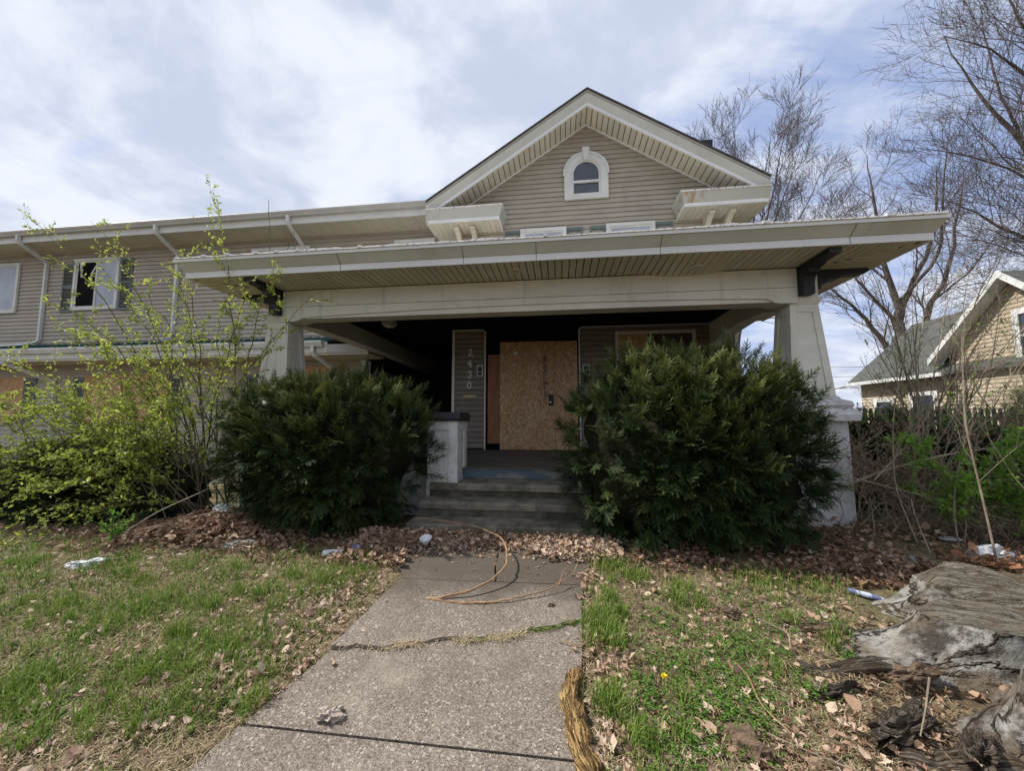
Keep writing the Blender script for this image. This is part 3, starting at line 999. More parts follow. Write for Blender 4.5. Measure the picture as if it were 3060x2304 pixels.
def small_window(parent_house, x0, x1, z0, z1, y, panes=1, open_left=False, gl='glasspale', mats=None):
    y = y - .03
    w = Geo()
    f = .075
    w.box(x0, y - .05, z1 - f, x1, y + .03, z1)
    w.box(x0, y - .05, z0, x1, y, z0 + f)
    w.box(x0, y - .05, z0 + f, x0 + f, y, z1 - f)
    w.box(x1 - f, y - .05, z0 + f, x1, y, z1 - f)
    w = w.build('window', MT['white'], parent_house)
    g = Geo()
    xi0, xi1, zi0, zi1 = x0 + f, x1 - f, z0 + f, z1 - f
    s = .045
    g.box(xi0, y - .03, zi1 - s, xi1, y - .006, zi1)
    g.box(xi0, y - .03, zi0, xi1, y - .006, zi0 + s)
    g.box(xi0, y - .03, zi0 + s, xi0 + s, y - .006, zi1 - s)
    g.box(xi1 - s, y - .03, zi0 + s, xi1, y - .006, zi1 - s)
    xm = (xi0 + xi1) / 2
    if panes == 2:
        g.box(xm - .03, y - .034, zi0 + s, xm + .03, y - .006, zi1 - s)
    g.build('window_sash', MT['nwhite'], w)
    if panes == 2:
        Geo().box(xi0 + s, y - .016, zi0 + s, xm - .03, y - .010, zi1 - s).build('pane', MT['shade_black'] if open_left else MT['glass'], w)  # broken half is a black sheet painted as the unlit room
        Geo().box(xm + .03, y - .020, zi0 + s, xi1 - s, y - .012, zi1 - s).build('pane', MT[gl], w)
        if open_left:       # torn white curtain in the broken half
            Geo().prism([(xi0 + .08, zi1 - .05), (xi0 + .16, zi1 - .05), (xi0 + .21, zi1 - .45), (xi0 + .15, zi1 - .5), (xi0 + .12, zi1 - .3)], 'y', y - .022, y - .018).build('torn_curtain', MT['nwhite'], w)
            Geo().prism([(xm - .05, zi1 - .12), (xm - .05, zi1 - .2), (xm - .22, zi1 - .52), (xm - .2, zi1 - .36)], 'y', y - .022, y - .018).build('torn_curtain', MT['nwhite'], w)
    else:
        Geo().box(xi0 + s, y - .02, zi0 + s, xi1 - s, y - .012, zi1 - s).build('pane', MT[gl], w)
    return w


def shutter(x0, x1, z0, z1, y, arched=False):
    g = Geo()
    r = .045
    g.box(x0, y - .035, z0, x0 + r, y, z1).box(x1 - r, y - .035, z0, x1, y, z1)
    g.box(x0 + r, y - .034, z0, x1 - r, y, z0 + .07).box(x0 + r, y - .034, z1 - .07, x1 - r, y, z1)
    zm = (z0 + z1) / 2 + .05
    g.box(x0 + r, y - .034, zm - .03, x1 - r, y, zm + .03)
    o = g.build('shutter', MT['shutter'], house)
    g = Geo()
    z = z0 + .075
    while z < z1 - .09:
        if abs(z - zm) > .045:
            g.prism([(y - .030, z), (y - .004, z + .020), (y - .001, z + .020), (y - .026, z - .004)], 'x', x0 + r, x1 - r)
        z += .028
    g.build('louvres', MT['shutter'], o)


small_window(house, -.86, .20, 4.75, 5.96, YW, 1)
small_window(house, 1.10, 2.17, 4.75, 5.97, YW, 1)
for (a, b) in [(-1.23, -.88), (.22, .58), (.74, 1.08), (2.19, 2.56)]:
    shutter(a, b, 4.72, 5.95, YW)

# ---- rake overhang of the gable
YR = 7.93
LE, RE = -2.95, 4.30


def rake(side):
    xe = LE if side < 0 else RE
    ze = PKZ - SL * abs(xe - PKX)
    # upper crown, flared outward
    crown = [(YR - .015, .075), (YR - .08, .245), (YR - .06, .26), (YR + .04, .26), (YR + .04, .075)]
    lip = [(YR - .012, 0), (YR - .012, .072), (YR + .03, .072), (YR + .03, 0)]
    drip = [(YR - .095, .262), (YR - .095, .292), (YR + .05, .292), (YR + .05, .262)]
    Geo().shear(crown, PKX, PKZ, xe, ze).build('rake_board', MT['alum'], house)
    Geo().shear(lip, PKX, PKZ, xe, ze).build('rake_trim', MT['lip'], house)
    Geo().shear(drip, PKX, PKZ, xe, ze).build('rake_drip_edge', MT['gutter'], house)
    Geo().shear([(YR - .115, .294), (YR - .115, .34), (17.9, .34), (17.9, .294)], PKX, PKZ + .0, xe, ze).build('roof', MT['shingle'], house)
    deck = Geo().shear([(YR + .02, .012), (YR + .02, .03), (YW, .03), (YW, .012)], PKX, PKZ, xe, ze).build('rake_soffit', MT['gap'], house)
    n = int(abs(xe - PKX) / .118)
    for i in range(n + 1):
        xa = PKX + side * (.118 * i + .009)
        xb = PKX + side * min(.118 * (i + 1) - .009, abs(xe - PKX))
        za, zb = PKZ - SL * abs(xa - PKX), PKZ - SL * abs(xb - PKX)
        Geo().shear([(YR + .03, 0), (YR + .03, .011), (YW - .02, .011), (YW - .02, 0)], xa, za, xb, zb).build('soffit_board', MT['soffit'], deck)
    Geo().shear([(YW - .045, -.03), (YW - .045, -.002), (YW - .012, -.002), (YW - .012, -.03)], PKX, PKZ, xe, ze).build('soffit_trim', MT['lip'], deck)


rake(-1)
rake(1)
# ridge piece
# chimney on the far slope
chim = Geo().box(3.42, 9.5, 5.6, 3.80, 10.0, 8.36).build('chimney', MT['mortar'], house)
rr_ = random.Random(5)
for c in range(13):
    z = 7.42 + c * .072
    off = .1 if c % 2 else 0
    for k in range(-1, 3):
        x0, x1 = max(3.415, 3.42 + off + k * .2), min(3.805, 3.42 + off + k * .2 + .19)
        if x1 - x0 > .03:
            Geo().box(x0, 9.485 + rr_.uniform(-.004, .004), z, x1, 9.5, z + .062).build('brick', MT['brick'], chim)
    for k in range(-1, 3):
        y0, y1 = max(9.5, 9.5 + off + k * .2), min(10.0, 9.5 + off + k * .2 + .19)
        if y1 - y0 > .03:
            Geo().box(3.405, y0, z, 3.42, y1, z + .062).build('brick', MT['brick'], chim)
Geo().box(3.34, 9.44, 8.36, 3.88, 10.06, 8.53).build('chimney_cap', MT['black'], chim)


def side_eave(side):
    xo = LE if side < 0 else RE
    xw = -2.41 if side < 0 else 3.77
    z = 5.98
    a, b = min(xo, xw), max(xo, xw)
    Geo().box(a + .01, YR + .3, z + .012, b - .01, 17.5, z + .03).build('eave_soffit', MT['soffit'], house)
    xx = xo
    Geo().box(xx - .02, YR - .02, z, xx + .02, 17.6, z + .34).build('eave_fascia', MT['gutter'], house)


side_eave(-1)
side_eave(1)


def cornice_return(x0, x1, inner, mat):
    """boxed return at the foot of a rake, crown fascia all round, plank underside, two scrolled brackets"""
    z0, zl, z1 = 5.97, 6.045, 6.24
    fx = .035
    if inner > 0:        # left return: inner end is at x1
        ix0, ix1, ox0, ox1 = x0, x1 - .08, x0, x1
    else:
        ix0, ix1, ox0, ox1 = x0 + .08, x1, x0, x1
    g = Geo()
    g.loft([[(ix0, YR - .0, zl), (ix1, YR - .0, zl), (ix1, YW - .03, zl), (ix0, YW - .03, zl)],
            [(ox0, YR - .085, z1), (ox1, YR - .085, z1), (ox1, YW - .03, z1), (ox0, YW - .03, z1)]])
    o = g.build('cornice_return', mat, house)
    Geo().loft([[(ix0, YR + .0, z0), (ix1, YR + .0, z0), (ix1, YW - .03, z0), (ix0, YW - .03, z0)],
                [(ix0, YR + .0, zl - .003), (ix1, YR + .0, zl - .003), (ix1, YW - .03, zl - .003), (ix0, YW - .03, zl - .003)]]).build('return_lip', MT['lip'], o)
    Geo().box(ox0 - .01, YR - .105, z1 + .002, ox1 + .01, YW - .03, z1 + .035).build('drip_edge', MT['roofedge'], o)
    n = int((ix1 - ix0) / .118)
    for i in range(n):
        Geo().box(ix0 + .02 + i * .118, YR + .03, z0 - .014, ix0 + .02 + i * .118 + .099, YW - .02, z0 - .003).build('soffit_board', MT['soffit'], o)
    e = ix1 if inner > 0 else ix0
    Geo().box(e - .012, YR + .02, z0 - .02, e + .012, YW, z0 - .001).build('return_edge_trim', MT['lip'], o)
    return o


retL = cornice_return(-2.95, -1.20, 1, MT['stain2'])
retR = cornice_return(2.56, 4.30, -1, MT['stain'])


def corbel(x, parent):
    w = .055
    prof = [(YW - .02, 5.955), (YR + .16, 5.955), (YR + .14, 5.93), (YR + .16, 5.885), (YR + .26, 5.86), (YR + .36, 5.80), (YR + .42, 5.72),
            (YW - .08, 5.68), (YW - .075, 5.66), (YW - .09, 5.645), (YW - .085, 5.60), (YW - .08, 5.535), (YW - .02, 5.535)]
    o = Geo().prism(prof, 'x', x - w, x + w).build('corbel', MT['soffit'], parent)
    Geo().box(x - w - .015, YW - .1, 5.62, x + w + .015, YW - .02, 5.645).build('corbel_band', MT['beam'], o)
    Geo().box(x - w - .02, YW - .03, 5.50, x + w + .02, YW - .015, 5.53).build('corbel_trim', MT['lip'], o)


for x in (-2.30, -1.93):
    corbel(x, retL)
for x in (3.25, 3.66):
    corbel(x, retR)
Geo().box(-2.43, YW - .035, 3.9, -2.31, YW - .001, 5.50).build('corner_board', MT['lip'], house)
Geo().box(3.67, YW - .035, 3.9, 3.79, YW - .001, 5.50).build('corner_board', MT['lip'], house)

# ---- porch roof, fascia and soffit
PX0, PX1, PYF, PYB = -5.44, 4.30, 4.75, 8.47
SZ = 3.60


def ring3(dx, y, z):
    return [(PX0 - dx, PYB, z), (PX0 - dx, y, z), (PX1 + dx, y, z), (PX1 + dx, PYB, z)]


def band(a, b, name, mat, th=.02):
    g = Geo()
    inn_a = [(p[0] + (th if i < 2 else -th), p[1] + (th if i in (1, 2) else 0), p[2]) for i, p in enumerate(a)]
    inn_b = [(p[0] + (th if i < 2 else -th), p[1] + (th if i in (1, 2) else 0), p[2]) for i, p in enumerate(b)]
    rings = [[a[i], b[i], inn_b[i], inn_a[i]] for i in range(4)]
    g.loft(rings)
    return g.build(name, mat, house)


band(ring3(0, PYF, SZ), ring3(0, PYF, 3.69), 'porch_fascia_lip', MT['lip'])
crown_o = band(ring3(.012, PYF - .012, 3.692), ring3(.055, PYF - .12, 3.79), 'porch_fascia_crown', MT['alum'])
band(ring3(.065, PYF - .135, 3.792), ring3(.068, PYF - .138, 3.835), 'porch_drip_edge', MT['lip'], .04)
for x in (-3.0, -1.25, -.28, 1.27, 3.42):
    Geo().loft([[(x, PYF - .015, 3.69), (x + .006, PYF - .015, 3.69), (x + .006, PYF - .0, 3.69), (x, PYF, 3.69)],
                [(x, PYF - .124, 3.79), (x + .006, PYF - .124, 3.79), (x + .006, PYF - .1, 3.79), (x, PYF - .1, 3.79)]]).build('fascia_joint', MT['gap'], crown_o)
    Geo().box(x, PYF - .003, 3.603, x + .005, PYF + .001, 3.688).build('fascia_joint', MT['gap'], crown_o)
Geo().loft([[(PX0 - .04, PYF - .10, 3.80), (PX1 + .04, PYF - .10, 3.80), (PX1 + .04, PYB, 3.80), (PX0 - .04, PYB, 3.80)],
            [(PX0 - .04, PYF - .10, 3.832), (PX1 + .04, PYF - .10, 3.832), (PX1 + .04, PYB, 3.92), (PX0 - .04, PYB, 3.92)]]).build('porch_roof', MT['roofedge'], house)
# ragged edge of the roofing membrane above the drip edge
rng = np.random.default_rng(12)
n = 240
xs = np.linspace(PX0 - .03, PX1 + .03, n)
h = .010 + .022 * np.clip(fbm(xs * 2.3, xs * 0, 3) - .35, 0, 1) * 2 + .010 * rng.random(n) * (fbm(xs * 1.1, xs * 0 + 4, 9) > .5)
rings = [[(x, PYF - .155, 3.836), (x, PYF - .150, 3.838 + hh), (x, PYF - .06, 3.842 + hh), (x, PYF - .02, 3.836)] for x, hh in zip(xs, h)]
Geo().loft(rings).build('membrane_edge', MT['roofedge'], house)
for i in range(9):
    x = rng.uniform(PX0 + .3, PX1 - .3)
    Geo().box(x, PYF - .165, 3.838, x + .05, PYF - .11, 3.872).build('gutter_clip', MT['lip'], house)

sof = Geo().box(PX0 + .02, PYF + .02, SZ + .060, PX1 - .02, PYB, SZ + .07).build('porch_soffit', MT['gap'], house)
BXL, BXR, BYF = -4.56, 3.50, 5.45


def sag(x):
    return -.055 * np.exp(-((x - 1.75) / .42) ** 4)


i = 0
x = PX0 + .03
protos = {}
while x < PX1 - .04:
    w = .0835
    xm = x + w / 2
    y1 = BYF
    if xm > BXR:
        y1 = BYF - (xm - BXR) * (BYF - PYF) / (PX1 - BXR)
    if xm < BXL:
        y1 = BYF - (BXL - xm) * (BYF - PYF) / (BXL - PX0)
    d = float(sag(xm))
    if y1 - PYF > .06:
        Geo().loft([[(x, PYF + .022, SZ + .002), (x + w, PYF + .022, SZ + .002), (x + w, PYF + .022, SZ + .016), (x, PYF + .022, SZ + .016)],
                    [(x, y1, SZ + .01 + d), (x + w, y1, SZ + .01 + d), (x + w, y1, SZ + .024 + d), (x, y1, SZ + .024 + d)]]).build('soffit_board', MT['soffit'], sof)
    x += .096
y = PYF + .03
while y < PYB - .1:
    w = .0835
    ym = y + w / 2
    k = max(0.0, (BYF - ym) / (BYF - PYF))
    xa = BXR + k * (PX1 - BXR)
    xb = BXL - k * (BXL - PX0)
    if PX1 - xa > .07:
        Geo().box(xa, y, SZ + .004, PX1 - .02, y + w, SZ + .016).build('soffit_board', MT['soffit'], sof)
    if xb - PX0 > .07:
        Geo().box(PX0 + .02, y, SZ + .004, xb, y + w, SZ + .016).build('soffit_board', MT['soffit'], sof)
    y += .096
for (x, y, d) in [(-2.89, 5.11, 0), (-.59, 5.06, 0), (1.84, 5.16, -.03)]:
    a = np.linspace(0, 2 * np.pi, 29)[:-1]
    o = Geo().loft([[(x + r * math.cos(t), y + r * math.sin(t), SZ + z + d) for t in a] for r, z in ((.085, .004), (.085, -.012), (.062, -.014), (.06, .0))]).build('recessed_light', MT['soffit'], house)
    Geo().loft([[(x + r * math.cos(t), y + r * math.sin(t), SZ + z + d) for t in a] for r, z in ((.058, .002), (.05, -.010), (.02, -.012))]).build('light_lens', MT['gutter'], o)

# ---- porch beams
core = Geo().box(BXL, BYF + .02, 3.14, BXR, BYF + .28, SZ - .0).build('porch_beam', MT['beam'], house)
bx0, bx1 = -4.40, 3.225
Geo().box(bx0, BYF - .012, 3.335, bx1, BYF + .018, SZ - .004).build('beam_board', MT['beam'], core)
bot = [(bx0, 3.10), (-4.18, 3.10), (-4.10, 3.125), (-4.02, 3.155), (-3.2, 3.185), (-2.0, 3.215), (-.8, 3.23), (.6, 3.235), (1.9, 3.215), (2.75, 3.19), (2.86, 3.175), (2.92, 3.13), (3.0, 3.115), (bx1, 3.115)]
Geo().prism([(bx0, 3.329)] + bot + [(bx1, 3.329)], 'y', BYF - .008, BYF + .28).build('beam_board', MT['beam'], core)
ceil = Geo().box(BXL + .02, BYF + .28, 3.612, BXR - .02, 12.3, 3.64).build('porch_ceiling', MT['shade_black'], house)
prof = [(5.72, 3.60), (5.72, 3.12), (5.95, 3.14), (6.3, 3.22), (7.1, 3.27), (7.9, 3.22), (8.3, 3.12), (8.48, 3.08), (8.48, 3.60)]
Geo().prism(prof, 'x', 3.22, 3.48).build('side_beam', MT['beam'], house)
prof = [(5.72, 3.60), (5.72, 3.10), (6.2, 3.14), (7.1, 3.16), (9.0, 3.16), (12.3, 3.10), (12.3, 3.60)]
Geo().prism(prof, 'x', -4.52, -4.24).build('side_beam', MT['gutter'], house)
Geo().box(-4.24, 5.73, 3.50, -4.18, 12.28, 3.60).build('beam_moulding', MT['gloom'], house)


def bracket_f(x0, x1):
    prof = [(BYF - .012, 3.20), (BYF - .125, 3.20), (BYF - .13, 3.36), (BYF - .16, 3.43), (BYF - .21, 3.46), (BYF - .24, 3.455), (BYF - .26, 3.50), (BYF - .36, 3.52),
            (BYF - .38, 3.535), (BYF - .63, 3.54), (BYF - .64, 3.60), (BYF - .012, 3.60)]
    Geo().prism(prof, 'x', x0, x1).build('eave_bracket', MT['black'], house)


def bracket_s(x0, s):
    pr = [(0, 3.20), (.03, 3.20), (.05, 3.32), (.09, 3.34), (.11, 3.39), (.17, 3.41), (.20, 3.46), (.33, 3.47), (.36, 3.515), (.66, 3.53), (.70, 3.56), (.70, 3.60), (0, 3.60)]
    Geo().prism([(x0 + s * a, b) for a, b in pr], 'y', BYF + .10, BYF + .24).build('eave_bracket', MT['black'], house)


bracket_f(3.235, 3.375)
bracket_f(-4.55, -4.41)
bracket_s(BXR + .001, 1)
bracket_s(BXL - .001, -1)


def column(cx, name):
    c = Geo()
    cy = BYF + .21

    def sq(h, z):
        return [(cx - h, cy - h, z), (cx + h, cy - h, z), (cx + h, cy + h, z), (cx - h, cy + h, z)]
    hb, ht, zb, zt = .25, .165, 1.80, 3.095
    c.loft([sq(hb, zb), sq(ht, zt)])
    col = c.build(name, MT['beam'], house)
    Geo().loft([sq(ht + .015, 3.097), sq(ht + .035, 3.14), sq(ht + .04, 3.14), sq(ht + .045, 3.195)]).build('column_cap', MT['beam'], col)
    Geo().loft([sq(.42, 1.52), sq(.43, 1.60), sq(.40, 1.675)]).build('column_base', MT['stucco'], col)
    Geo().loft([sq(.36, 1.677), sq(.385, 1.72), sq(.37, 1.77), sq(.30, 1.80), sq(.275, 1.84)]).build('column_base', MT['stucco'], col)
    Geo().loft([sq(.34, .05), sq(.33, 1.518)]).build('column_pedestal', MT['stucco'], col)

    def H(z):
        return hb + (ht - hb) * (z - zb) / (zt - zb)
    # raised stiles and rails leave a sunken panel on each face
    for f in range(4):
        for kind in ('l', 'r', 't', 'b'):
            z0, z1 = zb + .045, zt
            def pt(u, z, out):
                h = H(z) + out
                u = u * 1.0
                p = (u, -h)
                for _ in range(f):
                    p = (-p[1], p[0])
                return (cx + p[0], cy + p[1], z)
            th = .014
            b = .075
            if kind == 'l':
                q = lambda z: (-(H(z) + th - .001), -(H(z) - b))
            elif kind == 'r':
                q = lambda z: ((H(z) - b), (H(z) + th - .001))
            else:
                q = lambda z: (-(H(z) - b), (H(z) - b))
            if kind == 't':
                z0 = zt - .10
            if kind == 'b':
                z1 = zb + .16
            rings = []
            for z in (z0, z1):
                u0, u1 = q(z)
                e = .001 if kind in 'tb' else 0
                rings.append([pt(u0, z, th - e), pt(u1, z, th - e), pt(u1, z, -.003), pt(u0, z, -.003)])
            Geo().loft(rings).build('panel_stile', MT['beam'], col)
    return col


column(3.32, 'porch_column')
column(-4.505, 'porch_column')
# ---- porch floor, pier and low wall
Geo().box(-4.5, 5.42, .80, 3.45, 8.49, .845).build('porch_floor', MT['floor'], house)
Geo().box(-4.5, 8.491, .80, -2.42, 12.3, .844).build('porch_floor', MT['floor'], house)
Geo().box(-1.745, 5.385, .70, .40, 5.418, .835).build('riser_board', MT['bluepaint'], house)
Geo().box(-1.76, 5.365, .8355, .41, 5.419, .850).build('porch_nosing', MT['floor'], house)


def pier(x0, x1, y0, y1, z0, z1):
    o = Geo().box(x0, y0, z0, x1, y1, z1).build('porch_pier', MT['stucco'], house)
    Geo().loft([[(x0 - .05, y0 - .05, z1 + .001), (x1 + .05, y0 - .05, z1 + .001), (x1 + .05, y1 + .02, z1 + .001), (x0 - .05, y1 + .02, z1 + .001)],
                [(x0 - .06, y0 - .06, z1 + .04), (x1 + .06, y0 - .06, z1 + .04), (x1 + .06, y1 + .02, z1 + .04), (x0 - .06, y1 + .02, z1 + .04)],
                [(x0 - .045, y0 - .045, z1 + .12), (x1 + .045, y0 - .045, z1 + .12), (x1 + .045, y1 + .02, z1 + .12), (x0 - .045, y1 + .02, z1 + .12)]]).build('pier_cap', MT['black'], o)
    s = .05
    for (a, b, c, d) in [(y0 + .0, y0 + s, z0 + .2, z1), (y1 - s - .1, y1, z0 + .2, z1), (y0 + s, y1 - s - .1, z1 - .12, z1), (y0 + s, y1 - s - .1, z0 + .2, z0 + .34)]:
        Geo().box(x1, a, c, x1 + .014, b, d - .001).build('pier_stile', MT['stucco'], o)
    for (a, b, c, d) in [(x0, x0 + s, z0, z1), (x1 - s - .06, x1 + .013, z0, z1), (x0 + s, x1 - s - .06, z1 - .12, z1)]:
        Geo().box(a, y0 - .014, c, b, y0, d - .001).build('pier_stile', MT['stucco'], o)


pier(-1.80, -1.39, 5.05, 5.55, .30, 1.515)
pier(.46, .87, 5.05, 5.55, .30, 1.515)
for (a, b) in ((-4.20, -1.81), (.88, 3.02)):
    o = Geo().box(a, 5.30, .05, b, 5.50, 1.50).build('porch_wall', MT['stucco'], house)
    Geo().box(a - .0, 5.26, 1.501, b + .0, 5.54, 1.60).build('wall_cap', MT['black'], o)

# ---- dark side porch behind the left of the front porch
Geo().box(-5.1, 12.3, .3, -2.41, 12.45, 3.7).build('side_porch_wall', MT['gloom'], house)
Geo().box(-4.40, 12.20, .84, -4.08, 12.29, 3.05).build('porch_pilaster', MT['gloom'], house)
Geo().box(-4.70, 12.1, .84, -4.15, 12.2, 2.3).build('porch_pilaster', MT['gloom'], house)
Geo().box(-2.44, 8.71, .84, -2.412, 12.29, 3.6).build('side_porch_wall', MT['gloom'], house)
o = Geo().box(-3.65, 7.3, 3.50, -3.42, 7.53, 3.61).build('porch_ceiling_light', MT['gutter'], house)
Geo().box(-3.62, 7.33, 3.47, -3.45, 7.50, 3.499).build('light_lens', MT['soffit'], o)

# ------------------------------------------------------------------ left wing
YV = 9.3
WX0, WX1 = -24.0, -2.42
uw = Geo().box(WX0, YV + .011, 3.63, WX1, YV + .25, 6.62).build('wing_upper_wall', MT['siding'], house)
siding(uw, cst(WX0), cst(WX1), YV, 3.66, 6.59, MT['siding'], .118, seed=9)
lw = Geo().box(WX0, YV + .011, .2, -5.12, YV + .25, 3.2).build('wing_lower_wall', MT['siding'], house)
siding(lw, cst(WX0), cst(-5.13), YV, .50, 3.08, MT['siding'], .118, seed=10)
Geo().box(WX0, YV - .03, .15, -5.12, YV + .2, .50).build('wing_foundation', MT['stone'], house)
Geo().box(-5.16, YV - .03, .5, -5.04, YV + .25, 3.08).build('corner_board', MT['white'], house)
Geo().box(-5.2, YV + .26, .3, -5.06, 12.4, 3.6).build('side_porch_wall', MT['gloom'], house)
Geo().box(WX0, YV + .3, .2, -5.21, 16.0, 3.6).build('wing_block', MT['siding'], house)
Geo().box(WX0, YV + .3, 3.66, WX1, 16.0, 6.5).build('wing_block', MT['siding'], house)
# wing roof, eave, gutter
EY = 8.64
Geo().prism([(EY - .02, 6.92), (EY - .02, 6.95), (13.0, 9.2), (17.4, 6.92)], 'x', WX0, -2.9).build('wing_roof', MT['shingle'], house)
Geo().box(WX0, EY, 6.60, -2.97, EY + .025, 6.90).build('wing_fascia', MT['white'], house)
gp = [(EY - .002, 6.78), (EY - .085, 6.78), (EY - .10, 6.82), (EY - .13, 6.86), (EY - .135, 6.90), (EY - .12, 6.915), (EY - .115, 6.90), (EY - .002, 6.90)]
Geo().prism(gp, 'x', WX0, -2.99).build('wing_gutter', MT['gutter'], house)
ws = Geo().box(WX0, EY + .026, 6.612, -2.5, YV, 6.625).build('wing_soffit', MT['gap'], house)
x = -2.6
pro = None
while x > -14.0:
    if pro is None:
        pro = Geo().box(x - .0845, EY + .026, 6.596, x, YV - .005, 6.608).build('soffit_board', MT['soffit'], ws)
        bx = x
    else:
        dup_part(pro, ws, (x - bx, 0, 0))
    x -= .096
Geo().box(WX0, EY + .026, 6.600, x - .002, YV - .005, 6.609).build('soffit_panel', MT['soffit'], ws)
Geo().box(WX0, YV - .04, 6.565, -2.5, YV - .016, 6.594).build('soffit_trim', MT['soffit'], ws)

small_window(house, -18.0, -16.35, 4.74, 6.30, YV, 2)
small_window(house, -14.35, -12.79, 4.74, 6.31, YV, 2, open_left=True)
small_window(house, -8.52, -6.77, 4.74, 6.29, YV, 2)
small_window(house, -4.32, -3.20, 4.74, 6.29, YV, 1)
shutter(-14.77, -14.38, 4.70, 6.18, YV - .016)
shutter(-12.76, -12.37, 4.70, 6.27, YV - .016)
shutter(-6.74, -6.40, 4.72, 6.10, YV - .016)
# pent roof over the ground floor windows
PY = 8.47
pr = Geo().prism([(PY, 3.42), (PY, 3.44), (YV, 3.73), (YV, 3.70)], 'x', WX0, -5.65).build('pent_roof', MT['greenroof'], house)
x = -5.7
while x > WX0:
    Geo().prism([(PY, 3.441), (PY, 3.462), (YV, 3.752), (YV, 3.731)], 'x', x - .022, x).build('roof_seam', MT['greenroof'], pr)
    x -= .23
Geo().box(WX0, PY + .0, 3.15, -5.62, PY + .02, 3.42).build('pent_fascia', MT['white'], house)
Geo().box(-5.62, PY + .0, 3.15, -4.56, PY + .02, 3.36).build('pent_fascia', MT['gutter'], house)
gp = [(PY - .002, 3.30), (PY - .085, 3.30), (PY - .10, 3.34), (PY - .125, 3.38), (PY - .13, 3.425), (PY - .115, 3.44), (PY - .11, 3.425), (PY - .002, 3.425)]
Geo().prism(gp, 'x', WX0, -5.70).build('pent_gutter', MT['white'], house)
Geo().box(WX0, PY + .02, 3.10, -4.56, YV - .0, 3.145).build('pent_soffit', MT['soffit'], house)
# boards and shutters of the ground floor
Geo().box(-19.5, YV - .055, 1.45, -15.72, YV - .03, 2.76).build('window_board', MT['osb'], house)
Geo().box(-13.62, YV - .055, 1.45, -10.86, YV - .03, 2.80).build('window_board', MT['osb'], house)
Geo().box(-8.0, YV - .055, 1.30, -5.52, YV - .03, 2.95).build('window_board', MT['osb'], house)
for (a, b) in ((-15.70, -15.32), (-14.02, -13.65), (-10.82, -10.45), (-8.42, -8.05)):
    shutter(a, b, 1.40, 2.72, YV - .016)
Geo().box(-19.5, YV - .10, 1.38, -15.9, YV - .02, 1.44).build('window_sill', MT['white'], house)


def downspout(pts, r=.042, mat='white'):
    g = Geo()
    p = np.array(pts, float)
    q = []
    for i in range(len(p) - 1):
        q.append(p[i])
    # keep the sharp elbows, add a point each side of them
    out = [p[0]]
    for i in range(1, len(p) - 1):
        a = unit(p[i] - p[i - 1]) * .05
        b = unit(p[i + 1] - p[i]) * .05
        out += [p[i] - a, p[i] + b]
    out.append(p[-1])
    out = np.array(out)
    sweep(g, out, np.full(len(out), r * 1.25), 4)
    return g.build('downspout', MT[mat], house)


for x0, xw in ((-15.35, -15.35), (-10.85, -10.85), (-6.93, -6.93)):
    downspout([(x0, EY - .07, 6.80), (x0, EY - .07, 6.60), (xw, YV - .07, 6.25), (xw, YV - .07, 3.83), (xw - .12, YV - .25, 3.72)] +
              ([(xw - 1.6, PY + .15, 3.56)] if x0 < -12 else []))
downspout([(-15.4, PY - .06, 3.34), (-15.4, PY - .06, 3.16), (-14.62, YV - .06, 2.60), (-14.62, YV - .06, .6)])
downspout([(-5.95, PY - .06, 3.34), (-5.95, PY - .06, 3.12), (-5.45, YV - .06, 2.55), (-5.45, YV - .06, .6)])

# ------------------------------------------------------------------ neighbour's house
nb = thing('neighbour_house', 'cream sided bungalow with steep grey shingle roof at the right edge', 'house', (12.3, 12, .15))


def boards_x(parent, x, y0f, y1f, z0, z1, exp, mat):
    z = z0
    while z < z1 - .03:
        zt = min(z + exp, z1)
        g = Geo()
        ra, rb = [], []
        for (dx, t) in ((.0, 0), (-.022, 0.0), (-.022, .1), (-.004, 1), (.01, 1), (.01, 0)):
            zc = z + t * (zt - z)
            ra.append((x + dx, y0f(zc), zc))
            rb.append((x + dx, y1f(zc), zc))
        g.loft([ra, rb]).build('siding_board', mat, parent)
        z += exp


nw = Geo().box(12.11, 5.5, .1, 12.3, 16.83, 2.95).build('side_wall', MT['cream'], nb)
boards_x(nw, 12.1, cst(12.95), cst(16.83), .45, 2.88, .115, MT['cream'])
gx = 11.95
ng = Geo().prism([(9.55, .1), (9.55, 3.55), (11.28, 5.22), (13.0, 3.55), (13.0, .1)], 'x', gx + .011, gx + .15).build('gable_wall', MT['cream'], nb)
f0 = lambda z: 9.55 if z < 3.55 else 9.55 + (z - 3.55) * 1.73 / 1.67
f1 = lambda z: 13.0 if z < 3.55 else 13.0 - (z - 3.55) * 1.72 / 1.67
boards_x(ng, gx, f0, f1, .45, 5.15, .115, MT['cream'])
